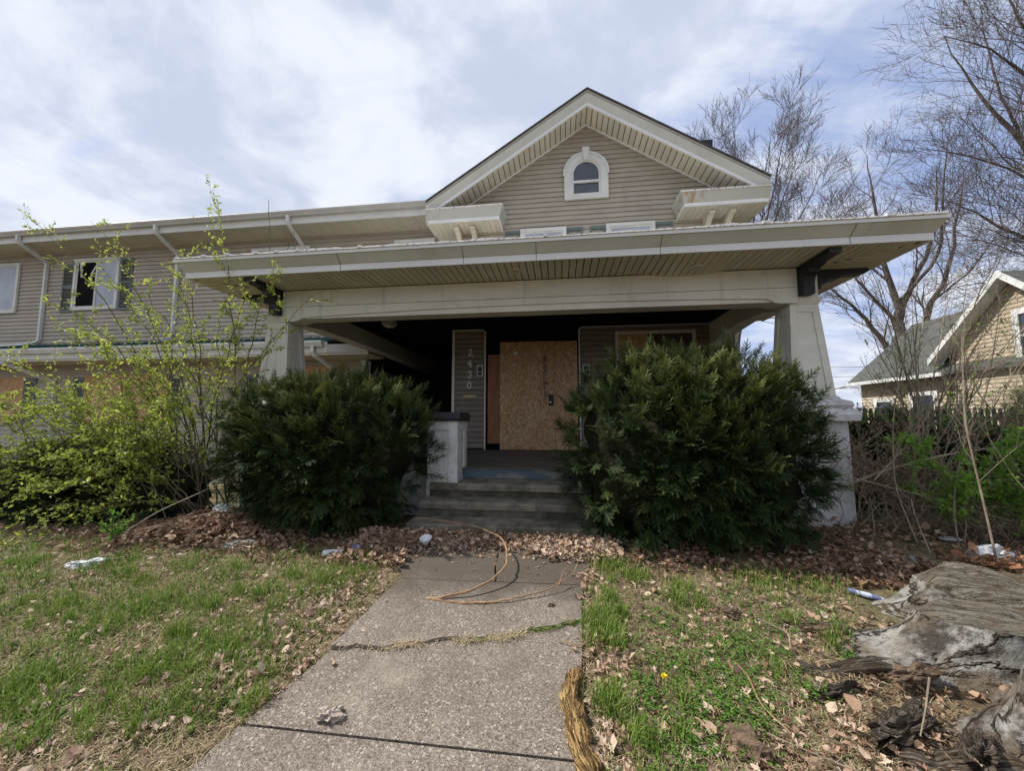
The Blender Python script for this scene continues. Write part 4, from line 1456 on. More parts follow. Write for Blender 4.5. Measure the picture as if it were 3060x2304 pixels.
# roofs
Geo().prism([(11.75, 2.90), (11.75, 3.02), (14.3, 5.36), (16.9, 3.0), (16.9, 2.90), (14.3, 5.24)], 'y', 5.4, 17.0).build('roof', MT['nroof'], nb)
Geo().box(11.68, 13.1, 2.86, 11.75, 17.0, 2.98).build('gutter', MT['nwhite'], nb)
Geo().prism([(12.31, .1), (12.31, 2.9), (14.3, 5.2), (16.3, 2.9), (16.3, .1)], 'y', 16.7, 16.8).build('end_wall', MT['cream'], nb)
g = Geo()
for s in (1, -1):
    ye = 11.28 + s * 2.1
    g.loft([[(11.62, 11.28, 5.34), (11.62, ye, 3.30), (11.62, ye, 3.42), (11.62, 11.28, 5.46)], [(14.4, 11.28, 5.34), (14.4, ye, 3.30), (14.4, ye, 3.42), (14.4, 11.28, 5.46)]])
g.build('gable_roof', MT['nroof'], nb)
for s in (1, -1):
    ye = 11.28 + s * 2.12
    Geo().loft([[(11.58, 11.28, 5.28), (11.58, ye, 3.22), (11.58, ye, 3.40), (11.58, 11.28, 5.475)], [(11.618, 11.28, 5.28), (11.618, ye, 3.22), (11.618, ye, 3.40), (11.618, 11.28, 5.475)]]).build('barge_board', MT['nwhite'], nb)
    Geo().loft([[(11.62, 11.28, 5.27), (11.62, ye, 3.20), (11.62, ye, 3.22), (11.62, 11.28, 5.29)], [(gx, 11.28, 5.27), (gx, ye, 3.20), (gx, ye, 3.22), (gx, 11.28, 5.29)]]).build('gable_soffit', MT['nwhite'], nb)


def nwin(x, y0, y1, z0, z1):
    g = Geo()
    f = .14
    g.box(x - .05, y0, z0, x, y0 + f, z1).box(x - .05, y1 - f, z0, x, y1, z1).box(x - .051, y0 + f, z1 - f, x, y1 - f, z1).box(x - .051, y0 + f, z0, x, y1 - f, z0 + f)
    o = g.build('window', MT['nwhite'], nb)
    Geo().box(x - .015, y0 + f, z0 + f, x - .008, y1 - f, z1 - f).build('pane', MT['glass'], o)
    Geo().box(x - .035, y0 + f, (z0 + z1) / 2 - .03, x - .016, y1 - f, (z0 + z1) / 2 + .03).build('meeting_rail', MT['nwhite'], o)


nwin(gx - .02, 10.2, 11.35, 3.0, 4.40)
nwin(12.08, 15.3, 16.2, .9, 2.3)
nwin(12.08, 13.7, 14.7, .9, 2.45)
Geo().box(13.15, 14.2, 4.2, 13.25, 14.3, 4.72).build('vent_pipe', MT['black'], nb)
Geo().box(13.05, 14.1, 4.25, 13.35, 14.4, 4.32).build('vent_flashing', MT['black'], nb)

# ------------------------------------------------------------------ picket fence
fence = thing('picket_fence', 'dark picket fence between the porch and the cream neighbour house', 'fence', (9.2, 11, .18))
pk = None
x = 7.2
i = 0
while x < 11.3:
    if pk is None:
        pk = Geo().prism([(x, .25), (x + .085, .25), (x + .085, 1.78), (x + .0425, 1.84), (x, 1.78)], 'y', 10.98, 11.0).build('picket', MT['fence'], fence)
        bx = x
    else:
        dup_part(pk, fence, (x - bx, 0, (i % 3 - 1) * .012))
    x += .14
    i += 1
for z in (.55, 1.5):
    Geo().box(7.1, 11.001, z, 11.4, 11.04, z + .09).build('rail', MT['fence'], fence)
for x in (7.15, 9.2, 11.3):
    Geo().box(x, 11.041, .15, x + .1, 11.14, 1.8).build('post', MT['fence'], fence)

# ------------------------------------------------------------------ bare trees


def bare_tree(name, label, loc, limbs, radii, cfg, seed, mat='twig', group='bare trees behind the houses'):
    rng = np.random.default_rng(seed)
    t = thing(name, label, 'tree', loc, group)
    g = Geo()
    LP, LR = [], []
    for pts, (ra, rb) in zip(limbs, radii):
        p = resample(pts, 14)
        p[1:-1] += rng.normal(size=p[1:-1].shape) * ra * .25
        r = np.linspace(ra, rb, 14)
        LP.append(p)
        LR.append(r)
    LP, LR = np.array(LP), np.array(LR)
    sweep(g, LP, LR, 8)
    g.build('trunk', MT['bark'], t)
    P, Rr = LP[cfg.get('skip', 0):], LR[cfg.get('skip', 0):]
    g = Geo()
    allP = [(P, Rr)]
    for (k, m, ln, ang, t0, wob, up, rr, sides) in cfg['lv']:
        nP, nR = [], []
        Q, q = grow(rng, P, Rr, k, m, ln, ang, t0, 1.0, wob, up, rr, .3, cfg.get('minr', .004))
        sweep(g, Q, q, sides)
        P, Rr = Q, q
    g.build('branches', MT[mat], t)
    return t


T1l = [[(10.5, 24, 0.2), (10.6, 24, 4), (10.9, 24, 8.5)],
       [(10.9, 24, 8.3), (10.4, 24, 13), (10, 24.4, 16.7), (10, 24, 19.51)], [(10.9, 24, 8.3), (11.2, 23.6, 13.74), (11.1, 24, 17.44), (11.27, 24, 20.1)],
       [(10.9, 24, 8.4), (12.2, 24.5, 13.74), (13, 24, 17.44), (13.4, 24, 19.59)], [(10.9, 24, 8), (12.8, 23.5, 13), (14.3, 24, 16.33), (15, 24, 18.4)],
       [(10.9, 24, 8), (13.2, 24, 11.5), (15.2, 24, 14.63), (16, 24, 16.55)], [(10.8, 24, 7.5), (13.4, 24, 10), (15.5, 24, 12.7), (16.8, 24, 14.18)],
       [(10.9, 24, 8.3), (9.6, 24, 12.5), (8.6, 24, 15.96), (8.5, 24, 18.03)], [(10.9, 24, 8.2), (9, 24, 12), (7.8, 24, 15.22), (7.6, 24, 17)],
       [(10.9, 24, 8), (12.5, 25.5, 13), (13, 26.5, 16.7), (12.6, 27, 18.92)], [(10.8, 24, 7), (14, 24, 8.6), (16.5, 24, 10.6), (17.6, 24, 12.2)],
       [(10.9, 24, 8), (12, 22.5, 13), (12.4, 21.5, 16.33), (12.6, 21, 18.55)]]
bare_tree('bare_tree', 'tall vase-shaped bare tree rising behind the gable and chimney', (10.5, 24, .18), T1l, [(.26, .18)] + [(.09, .008)] * 11,
          {'skip': 1, 'minr': .0095, 'lv': [(18, 7, 2.6, .48, .10, .05, .03, .38, 4), (11, 5, 1.3, .55, .15, .06, .03, .6, 3), (5, 4, .6, .55, .2, .08, .03, .8, 3)]}, 11)
T2l = [[(14.2, 18, .1), (14.45, 18, 2.3), (14.4, 18, 3.7), (14.7, 18, 6.2)], [(14.7, 18, 6.1), (14.2, 18, 8.16), (14.1, 18, 10.5), (13.95, 18, 13.4)],
       [(14.7, 18, 6.1), (15.4, 18, 7.6), (16.3, 18, 9.56), (16.7, 18, 12.8)], [(14.5, 18.3, 1.6), (15.3, 18.3, 4.4), (16.3, 18.3, 6.7), (17.28, 18.3, 9.0), (18.0, 18.3, 12.6)],
       [(14.45, 18, 3.6), (13.9, 18, 5.0), (13.26, 18, 6.1), (12.1, 18, 7.2), (11.4, 18, 8.2)], [(14.6, 18, 5.6), (13.6, 18, 6.9), (12.9, 18, 8.0), (12.7, 18, 9.8)],
       [(14.7, 18, 6.6), (15.6, 17, 8.2), (15.3, 16.4, 10.5), (15.4, 16, 12.9)], [(14.3, 18, 7.6), (13.2, 18.5, 9.3), (12.8, 19, 11.4)], [(16.3, 18.3, 6.7), (17.6, 18, 7.9), (18.8, 18, 9.6)]]
bare_tree('bare_tree', 'bare dark tree with forked trunk standing behind the neighbour roof', (14.2, 18, .18), T2l,
          [(.26, .18), (.13, .012), (.12, .012), (.17, .012), (.13, .012), (.08, .01), (.08, .01), (.05, .01), (.05, .01)],
          {'skip': 1, 'minr': .007, 'lv': [(10, 7, 2.2, .75, .22, .14, .10, .36, 4), (7, 5, 1.15, .7, .2, .14, .08, .55, 3), (5, 4, .6, .7, .2, .16, .05, .6, 3)]}, 12)
T3l = [[(19.2, 16, .1), (19.5, 16, 4), (19.4, 16, 8), (19.0, 15.6, 12)], [(19.4, 16, 6.0), (17.9, 15.4, 7.4), (16.35, 15, 7.9), (15.2, 15, 8.75), (14.1, 15, 9.5)],
       [(19.4, 16, 8), (17.9, 15.5, 9.8), (16.7, 15, 11.5), (15.8, 15, 12.8), (15.1, 15, 14.6), (14.6, 15, 16)], [(16.7, 15, 11.6), (16.2, 15, 13.3), (15.9, 15, 15.5), (15.85, 15, 17.4)],
       [(19.2, 15.8, 10), (18.0, 15, 13.5), (17.0, 15, 16.5), (16.4, 15, 19)], [(19.4, 16, 4.4), (17.4, 14.8, 5.5), (15.1, 14, 5.9), (13.6, 14, 6.1), (12.8, 14, 5.8)],
       [(19.4, 16, 7), (17.0, 15, 10), (15.0, 15, 11.2), (13.3, 15, 11.6)], [(19.3, 16, 6), (16.8, 14.4, 7), (15.0, 13.8, 7.2), (13.9, 13.6, 7.7)],
       [(19.0, 15.6, 11.8), (19.0, 15, 15), (18.6, 15, 19), (18.4, 15, 22)], [(19.4, 16, 9), (18, 14.8, 10.5), (16.4, 14.2, 10.2), (14.6, 14, 10.4)],
       [(19.2, 15.8, 10.5), (17.5, 15, 13.5), (15.8, 14.8, 15.2), (14.2, 14.6, 15.6)], [(19.4, 16, 7.5), (17.6, 14.6, 8.6), (16.2, 14.1, 8.7), (14.7, 13.9, 8.4)]]
bare_tree('bare_tree', 'large spreading bare tree whose boughs enter from the right edge', (19.2, 16, .18), T3l, [(.42, .26)] + [(.12, .01), (.13, .01), (.05, .008), (.11, .01), (.09, .008), (.08, .008), (.07, .008), (.12, .01), (.08, .008), (.08, .008), (.07, .008)],
          {'skip': 1, 'minr': .0060, 'lv': [(15, 8, 2.6, .60, .12, .11, .04, .33, 4), (8, 6, 1.4, .62, .15, .12, .03, .55, 3), (5, 5, .7, .6, .2, .12, .03, .7, 3)]}, 13)
# low far thicket behind the fence
rng = np.random.default_rng(77)
for (lx0, ly0, h, lab) in [(10.5, 22, 3.4, 'low brown bare thicket left of the neighbour house, beyond the fence'), (7.4, 20, 2.6, 'brown bare thicket just behind the right porch column')]:
    limbs = [[(lx0 + rng.normal() * .5, ly0, .1), (lx0 + rng.normal() * 1.3, ly0 + rng.normal() * .5, h * .6), (lx0 + rng.normal() * 2, ly0 + rng.normal(), h * rng.uniform(.8, 1.2))] for _ in range(12)]
    t = bare_tree('bare_thicket', lab, (lx0, ly0, .18), limbs, [(.04, .012)] * 12, {'minr': .008, 'lv': [(9, 5, 1.3, .7, .15, .12, .08, .6, 3), (7, 4, .6, .7, .15, .12, .05, .6, 3)]}, int(lx0 * 10), group='thickets beyond the fence')
    t['category'] = 'shrub'

# overhead cables
for i, (z0, z1) in enumerate(((4.70, 4.95), (5.46, 5.56), (3.86, 4.10))):
    p = np.array([(8 + k * 2.4, 30, z0 + (z1 - z0) * k / 14 - .25 * math.sin(math.pi * k / 14)) for k in range(15)])
    g = Geo()
    sweep(g, p, np.full(15, .016), 4)
    single(g, 'overhead_cable', MT['wire'], ['middle overhead cable crossing the sky right of the porch column', 'uppermost overhead cable crossing the sky right of the porch column', 'lowest overhead cable crossing the sky right of the porch column'][i], 'cable', (8, 30, z0), 'overhead cables')

# ------------------------------------------------------------------ yews


def spray_template():
    V, F, A = [], [], []

    def axis(o, d, l, n, nl):
        o = np.array(o, float)
        d = unit(np.array(d, float))
        sd = unit(np.cross([0, 0, 1.0], d))
        for i in range(n):
            t = (i + .5) / n
            p = o + d * t * l
            L = nl * (1 - .45 * t)
            for s in (-1, 1):
                dd = unit(d * .62 + sd * s * .8 + np.array([0, 0, .22 * math.sin(i * 2.1)]))
                b = len(V)
                w = .028
                V.extend([p - d * w, p + dd * L, p + d * w])
                A.extend([t * l, t * l + .1, t * l])
                F.append((b, b + 1, b + 2))
        b = len(V)
        V.extend([o - sd * .012, o + sd * .012, o + d * l * 1.04])
        A.extend([0, 0, .5])
        F.append((b, b + 1, b + 2))
    axis((0, 0, 0), (1, 0, 0), 1.0, 12, .15)
    for (t, s, l) in ((.12, 1, .5), (.2, -1, .48), (.38, 1, .4), (.48, -1, .36)):
        axis((t, 0, 0), (.75, s * .65, -.08), l, 6, .14)
    return np.array(V), np.array(F), np.array(A)


SPV, SPF, SPA = spray_template()


def blob_radius(d, rx, ry, rz, p, seed, amp):
    q = np.abs(d / np.array([rx, ry, rz])) ** p
    r = np.sum(q, -1) ** (-1.0 / p)
    th = np.arctan2(d[:, 1], d[:, 0])
    n = fbm(th * 2.2 + 10, d[:, 2] * 3.4 + 5, seed, 3) - .5
    return r * (1 + amp * 2 * n)


def yew(name, label, c, rx, ry, rz, seed, n=3300, size=.24, shoots=120, amp=.12, p=2.6, base=.15, lean=.12, bright=.5):
    rng = np.random.default_rng(seed)
    cx_, cy_, cz_ = c
    t = thing(name, label, 'shrub', (cx_, cy_, base))
    # a few woody stems
    g = Geo()
    S = np.array([bez((cx_ + rng.normal() * .15, cy_ + rng.normal() * .1, base), (cx_ + rng.normal() * .3, cy_, cz_ * .6), (cx_ + rng.uniform(-.7, .7) * rx, cy_ + rng.uniform(-.5, .5) * ry, cz_ + rz * .55), 8) for _ in range(9)])
    sweep(g, S, np.tile(np.linspace(.035, .01, 8), (9, 1)), 5)
    g.build('stems', MT['stem'], t)
    # dense inner twig mass
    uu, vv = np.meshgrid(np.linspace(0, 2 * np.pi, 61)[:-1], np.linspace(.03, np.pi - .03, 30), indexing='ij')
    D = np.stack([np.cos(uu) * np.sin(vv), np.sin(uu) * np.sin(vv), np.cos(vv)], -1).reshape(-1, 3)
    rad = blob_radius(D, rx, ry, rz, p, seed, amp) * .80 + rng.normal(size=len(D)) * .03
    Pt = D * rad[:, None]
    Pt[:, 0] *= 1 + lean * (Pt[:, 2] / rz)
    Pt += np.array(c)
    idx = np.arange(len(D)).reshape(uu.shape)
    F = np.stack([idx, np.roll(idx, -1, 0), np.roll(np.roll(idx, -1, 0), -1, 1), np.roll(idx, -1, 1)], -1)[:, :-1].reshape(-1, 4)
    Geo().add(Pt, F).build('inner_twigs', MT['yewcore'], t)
    # needle sprays, gathered in branch ends of their own depth so that shade falls between them
    M_ = 9
    nC = n // M_
    dc = unit(rng.normal(size=(nC, 3)) + np.array([0, -.12, .05]))
    fc = .80 + .24 * rng.random(nC) ** .8
    pc = dc * (blob_radius(dc, rx, ry, rz, p, seed, amp) * fc)[:, None]
    noc = unit(dc / np.array([rx ** 2, ry ** 2, rz ** 2]))
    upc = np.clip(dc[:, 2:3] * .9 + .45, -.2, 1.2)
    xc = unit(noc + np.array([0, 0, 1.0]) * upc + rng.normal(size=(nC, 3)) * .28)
    ac = .02 + .30 * (fc - .80) / .24 + .38 * np.clip(dc[:, 2] + .1, 0, 1) + rng.normal(size=nC) * .10  # light painted into the tone: tops and outer clumps paler, inner ones darker
    rp = lambda q: np.repeat(q, M_, 0)
    n = nC * M_
    along = rng.random(n)[:, None]
    xd = unit(rp(xc) + rng.normal(size=(n, 3)) * .48)
    pos = rp(pc) + rp(xc) * (along * .14 - .10) + rng.normal(size=(n, 3)) * .025
    pos[:, 0] *= 1 + lean * (pos[:, 2] / rz)
    nr = unit(rp(noc) * .5 + np.array([0, 0, 1.0]) + rng.normal(size=(n, 3)) * .35)
    s = size * (.5 + .6 * rng.random(n))
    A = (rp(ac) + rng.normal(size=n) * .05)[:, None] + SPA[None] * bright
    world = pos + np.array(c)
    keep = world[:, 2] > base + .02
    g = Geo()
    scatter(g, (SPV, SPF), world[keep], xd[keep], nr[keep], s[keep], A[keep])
    # long young shoots standing out of the top and sides
    m = shoots
    d = unit(rng.normal(size=(m, 3)) * np.array([1, .8, .6]) + np.array([0, -.1, .75]))
    r = blob_radius(d, rx, ry, rz, p, seed, amp)
    st = d * r[:, None] * .93
    st[:, 0] *= 1 + lean * (st[:, 2] / rz)
    st += np.array(c)
    dr = unit(d * .8 + np.array([0, 0, .75]) + rng.normal(size=(m, 3)) * .25)
    ln = rng.uniform(.10, .34, m)
    for q in (0.0, .28, .55, .8):
        pp = st + dr * (ln * q)[:, None]
        scatter(g, (SPV, SPF), pp, dr, unit(rng.normal(size=(m, 3))), np.maximum(ln * (.75 - q * .35), .09), .35 + SPA[None] * .55 + rng.normal(size=(m, 1)) * .08)
    g.build('foliage', MT['yew'], t)
    return t


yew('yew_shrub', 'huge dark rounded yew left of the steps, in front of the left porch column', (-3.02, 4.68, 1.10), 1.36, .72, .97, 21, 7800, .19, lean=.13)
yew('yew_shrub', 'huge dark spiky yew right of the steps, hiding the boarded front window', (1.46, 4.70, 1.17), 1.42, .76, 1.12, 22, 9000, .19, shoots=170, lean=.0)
yew('evergreen_shrub', 'low dark evergreen under the pale spring shrub at the far left', (-6.8, 4.85, .52), 2.3, .60, .58, 23, 2600, .26, 20, .18, bright=.15)
yew('evergreen_shrub', 'added evergreen mass darkening the gap behind the dead canes, right of the porch pedestal', (5.3, 7.0, .75), 1.5, .7, .80, 24, 1100, .30, 12, .2, bright=.2)  # put in to supply deep shade behind the canes
yew('evergreen_shrub', 'dark evergreen behind the fresh green saplings at the right edge', (7.6, 6.6, .85), 1.4, .8, .95, 25, 1100, .30, 12, .2, bright=.25)

# ------------------------------------------------------------------ spring shrub on the left
TIPS = [(-8.69, 4.90, 4.90), (-7.25, 4.80, 4.63), (-4.84, 4.60, 4.66), (-3.18, 4.45, 3.15), (-7.38, 4.50, 3.41), (-7.83, 4.40, 2.41), (-8.21, 4.60, 1.80), 
        (-4.11, 4.40, 3.13), (-5.59, 4.8, 3.66), (-5.86, 4.60, 3.33), (-6.16, 4.30, 2.68), (-8.22, 5.20, 2.88), (-5.74, 5.00, 4.10), (-6.39, 4.90, 2.56),
        (-7.05, 4.00, 1.13), (-6.75, 3.90, .30), (-7.85, 4.60, .60), (-5.95, 3.80, .28), (-5.95, 4.10, 1.13), (-3.87, 4.5, 3.48), (-5.01, 4.20, 2.72), (-5.22, 5.10, 3.10),
        (-6.8, 4.6, 3.9), (-7.6, 4.7, 2.9), (-5.3, 4.3, 2.2), (-7.0, 4.6, 2.9), (-8.0, 4.6, 2.2), (-6.9, 4.3, 2.0), (-6.3, 4.2, 1.6), (-7.5, 4.1, 1.5), (-5.6, 4.1, 1.7), (-6.2, 3.9, .7), (-7.3, 4.1, .5)]
sp = thing('spring_shrub', 'tall arching shrub with yellow-green spring leaves before the left wing', 'shrub', (-5.0, 4.85, .17))
rng = np.random.default_rng(31)
S, SR = [], []
for tp in TIPS:
    b = (-5.0 + rng.normal() * .28, 4.85 + rng.normal() * .12, .15)
    tp = np.array(tp)
    low = tp[2] < 1.6
    mid = np.array([b[0] + (tp[0] - b[0]) * (.30 if not low else .45), b[1] + (tp[1] - b[1]) * .4, b[2] + (tp[2] - b[2]) * .62 + (.55 if low else .05)])
    p = bez(b, mid, tp, 14)
    p[2:-1] += rng.normal(size=p[2:-1].shape) * .02
    S.append(p)
    SR.append(np.linspace(.013, .0025, 14))
S, SR = np.array(S), np.array(SR)
g = Geo()
sweep(g, S, SR, 5)
B1, R1 = grow(rng, S, SR, 11, 7, .55, .6, .22, .98, .10, .05, .5, .4, .0026)
sweep(g, B1, R1, 3)
B2, R2 = grow(rng, B1, R1, 3, 4, .20, .7, .2, 1.0, .12, .06, .6, .5, .0022)
sweep(g, B2, R2, 3)
g.build('stems', MT['stem'], sp)
g = Geo()
leaves_along(rng, g, S, 28, .052, .55, .35, .9)
leaves_along(rng, g, B1, 14, .050, .50, .10, .8)
leaves_along(rng, g, B2, 6, .046, .55, .1, .8)
g.build('foliage', MT['spring'], sp)

# lush low leaf mass of the same kind spreading to the left in front of the evergreen
lo = thing('leafy_shrub', 'low spreading shrub of fresh green leaves at the left edge above the grass', 'shrub', (-5.9, 4.5, .17))
S, SR = [], []
for i in range(52):
    b = (-5.7 + rng.normal() * .7, 4.65 + rng.normal() * .12, .17)
    tp = np.array((rng.uniform(-8.3, -4.9), rng.uniform(3.8, 4.5), rng.uniform(.55, 1.8)))
    if tp[2] > 1.2:
        tp[1] = max(tp[1], 4.2)
    p = bez(b, (b[0] * .5 + tp[0] * .5, b[1] * .5 + tp[1] * .5, max(tp[2], .5) + .45), tp, 10)
    S.append(p)
    SR.append(np.linspace(.008, .002, 10))
S, SR = np.array(S), np.array(SR)
g = Geo()
sweep(g, S, SR, 4)
B1, R1 = grow(rng, S, SR, 8, 5, .42, .7, .25, 1.0, .12, .02, .5, .4, .0018)
sweep(g, B1, R1, 3)
g.build('stems', MT['stem'], lo)
g = Geo()
leaves_along(rng, g, S, 16, .05, .40, .3, .9)
leaves_along(rng, g, B1, 14, .05, .38, .1, .9)
g.build('foliage', MT['spring'], lo)

# small seedling shrub in the lawn edge
se = thing('seedling_shrub', 'small leafy seedling at the lawn edge below the spring shrub', 'shrub', (-4.85, 3.72, .15))
S = np.array([bez((-4.83, 3.70, .12), (-4.84 + rng.normal() * .05, 3.7, .3), (-4.85 + rng.normal() * .22, 3.68 + rng.normal() * .1, .36 + rng.random() * .2), 7) for _ in range(9)])
g = Geo()
sweep(g, S, np.tile(np.linspace(.008, .002, 7), (9, 1)), 4)
g.build('stems', MT['stem'], se)
g = Geo()
leaves_along(rng, g, S, 24, .05, .6, .3, .9)
g.build('foliage', MT['fresh'], se)

# weeds that root in the porch gutter
for i, (pts, lab) in enumerate([([(-4.06, 4.72, 3.84), (-4.10, 4.72, 4.3), (-4.12, 4.70, 4.68)], 'tallest bare shoot growing out of the porch roof edge'),
                                ([(-3.82, 4.72, 3.84), (-3.78, 4.72, 4.0), (-3.72, 4.70, 4.14)], 'leaning bare shoot in the middle of the porch roof weeds'),
                                ([(-3.69, 4.72, 3.84), (-3.69, 4.72, 4.05), (-3.70, 4.70, 4.20)], 'straight bare shoot rightmost of the porch roof weeds'),
                                ([(-4.93, 4.72, 3.84), (-4.88, 4.72, 3.98), (-4.84, 4.70, 4.06)], 'short bare shoot leftmost on the porch roof edge')]):
    g = Geo()
    p = resample(pts, 10)
    p[1:-1] += rng.normal(size=(8, 3)) * .006
    sweep(g, p, np.linspace(.006, .003, 10), 5)
    single(g, 'roof_weed', MT['stem'], lab, 'weed', pts[0], 'bare shoots growing from the porch gutter')

# fallen canes in front of the spring shrub
for i, (pts, lab) in enumerate([([(-5.1, 3.75, .20), (-4.2, 3.95, .42), (-3.3, 4.1, .62), (-3.0, 4.05, .72)], 'long pale cane leaning across the leaf pile at the left'),
                                ([(-4.9, 3.6, .16), (-4.5, 3.8, .5), (-3.9, 4.0, .8)], 'shorter pale cane crossing the leaf pile under the spring shrub')]):
    g = Geo()
    sweep(g, resample(pts, 14), np.linspace(.009, .004, 14), 5)
    single(g, 'dead_cane', MT['cane'], lab, 'stick', pts[0])

# ------------------------------------------------------------------ tangle on the right


def shrub(name, label, base, tips, seed, r0=.012, lv=((7, 5, .5, .6), (4, 4, .25, .6)), smat='stem', leaf=None, lsize=.04, lk1=6, lk2=5, sc=.25, midk=.55, up=.06, amean=.5, group=None):
    rng = np.random.default_rng(seed)
    t = thing(name, label, 'shrub', base, group)
    S, SR = [], []
    for tp in tips:
        b = np.array(base) + np.array([rng.normal() * sc, rng.normal() * sc * .5, -.02])
        tp = np.array(tp, float)
        mid = b + (tp - b) * np.array([.35, .4, midk]) + np.array([0, 0, .15])
        p = bez(b, mid, tp, 12)
        p[2:-1] += rng.normal(size=p[2:-1].shape) * .018
        S.append(p)
        SR.append(np.linspace(r0, r0 * .25, 12))
    S, SR = np.array(S), np.array(SR)
    g = Geo()
    sweep(g, S, SR, 5)
    P, Rr = S, SR
    lv_p = []
    for (k, m, ln, an) in lv:
        P, Rr = grow(rng, P, Rr, k, m, ln, an, .2, 1.0, .13, up, .55, .4, .0022)
        sweep(g, P, Rr, 3)
        lv_p.append(P)
    g.build('stems', MT[smat], t)
    if leaf:
        g = Geo()
        leaves_along(rng, g, S, lk1, lsize, amean, .4, .9)
        for P in lv_p:
            leaves_along(rng, g, P, lk2, lsize, amean, .2, .9)
        g.build('foliage', MT[leaf], t)
    return t


rng = np.random.default_rng(41)
MT['grey_twig'] = MT['twig']


def tipset(n, x0, x1, y0, y1, z0, z1):
    return [(rng.uniform(x0, x1), rng.uniform(y0, y1), rng.uniform(z0, z1)) for _ in range(n)]


shrub('bare_shrub', 'tall bare upright shrub in front of the neighbour gutter', (6.2, 7.4, .18), tipset(13, 4.6, 7.8, 6.8, 8, 2.6, 5.0), 51, .016, ((7, 6, .9, .45), (5, 4, .4, .5)), leaf='dried', lsize=.03, lk1=8, lk2=1, amean=.2)
shrub('bare_shrub', 'dense budding shrub in front of the cream gable wall', (7.6, 6.8, .18), tipset(15, 6.0, 9.6, 6.4, 7.4, 2.0, 4.4), 52, .018, ((8, 6, .9, .5), (5, 4, .4, .5)), leaf='fresh', lsize=.03, lk1=5, lk2=1, amean=.3)
shrub('brown_shrub', 'dead brown shrub with dried flower heads beside the porch pedestal', (4.3, 5.9, .18), tipset(20, 3.3, 5.6, 5.4, 6.4, .7, 1.75), 53, .007, ((6, 5, .35, .6), (4, 4, .15, .7)), 'cane', 'dried', .032, 5, 4, .45)
shrub('brown_shrub', 'low matted brown dead growth above the leaves at right', (4.6, 4.95, .18), tipset(28, 3.2, 6.4, 4.7, 5.6, .4, 1.15), 54, .006, ((7, 5, .35, .9), (4, 4, .18, .9)), 'cane', 'dried', .026, 2, 1, .6, midk=.8, up=-.02)
shrub('green_shrub', 'bright green leafy shrub among the saplings at the right edge', (4.7, 4.75, .18), tipset(24, 3.8, 5.9, 4.4, 5.1, .6, 1.55), 55, .006, ((6, 5, .3, .7), (3, 4, .14, .7)), 'stem', 'fresh', .058, 10, 8, .3, amean=.95)
shrub('green_shrub', 'thin green shoots behind the dead canes', (4.9, 6.4, .18), tipset(15, 4.2, 5.8, 6.0, 6.9, .9, 1.9), 56, .006, ((5, 5, .3, .7), (3, 4, .14, .7)), 'stem', 'fresh', .045, 6, 5, .25, amean=.5)
shrub('green_shrub', 'green thicket at the right edge beneath the cream wall', (7.2, 6.0, .18), tipset(16, 5.8, 8.8, 5.6, 6.6, .8, 2.1), 57, .008, ((6, 5, .4, .7), (4, 4, .2, .7)), 'stem', 'fresh', .05, 8, 7, .5, amean=.5)
shrub('bare_shrub', 'airy pale budding stems crossing in front of the grey neighbour roof', (5.3, 6.0, .18), tipset(14, 4.2, 7.4, 5.6, 6.8, 2.2, 4.1), 60, .011, ((8, 6, .8, .5), (5, 4, .35, .5)), 'cane', 'fresh', .028, 6, 1, .35, amean=.25)
shrub('bare_shrub', 'twiggy grey shrub between the saplings and the cream wall', (6.6, 5.3, .18), tipset(14, 5.4, 8.0, 5.0, 5.9, 1.4, 3.2), 61, .010, ((8, 6, .7, .6), (5, 4, .35, .6)), leaf='fresh', lsize=.028, lk1=6, lk2=2, amean=.3)
shrub('bare_shrub', 'bare brown brush in front of the dark picket fence', (6.0, 8.6, .18), tipset(14, 4.9, 8.2, 8.2, 9.2, 1.2, 2.3), 58, .010, ((7, 5, .5, .6), (5, 4, .25, .6)), leaf='dried', lsize=.045, lk1=5, lk2=2, amean=.5)

shrub('brown_shrub', 'tall dead flower stalks with brown seed heads left of the green shrub', (4.1, 5.2, .18), tipset(20, 3.3, 5.0, 4.9, 5.6, .8, 1.75), 62, .006, ((6, 5, .3, .7), (4, 4, .14, .7)), 'cane', 'dried', .034, 5, 3, .45, amean=.6)
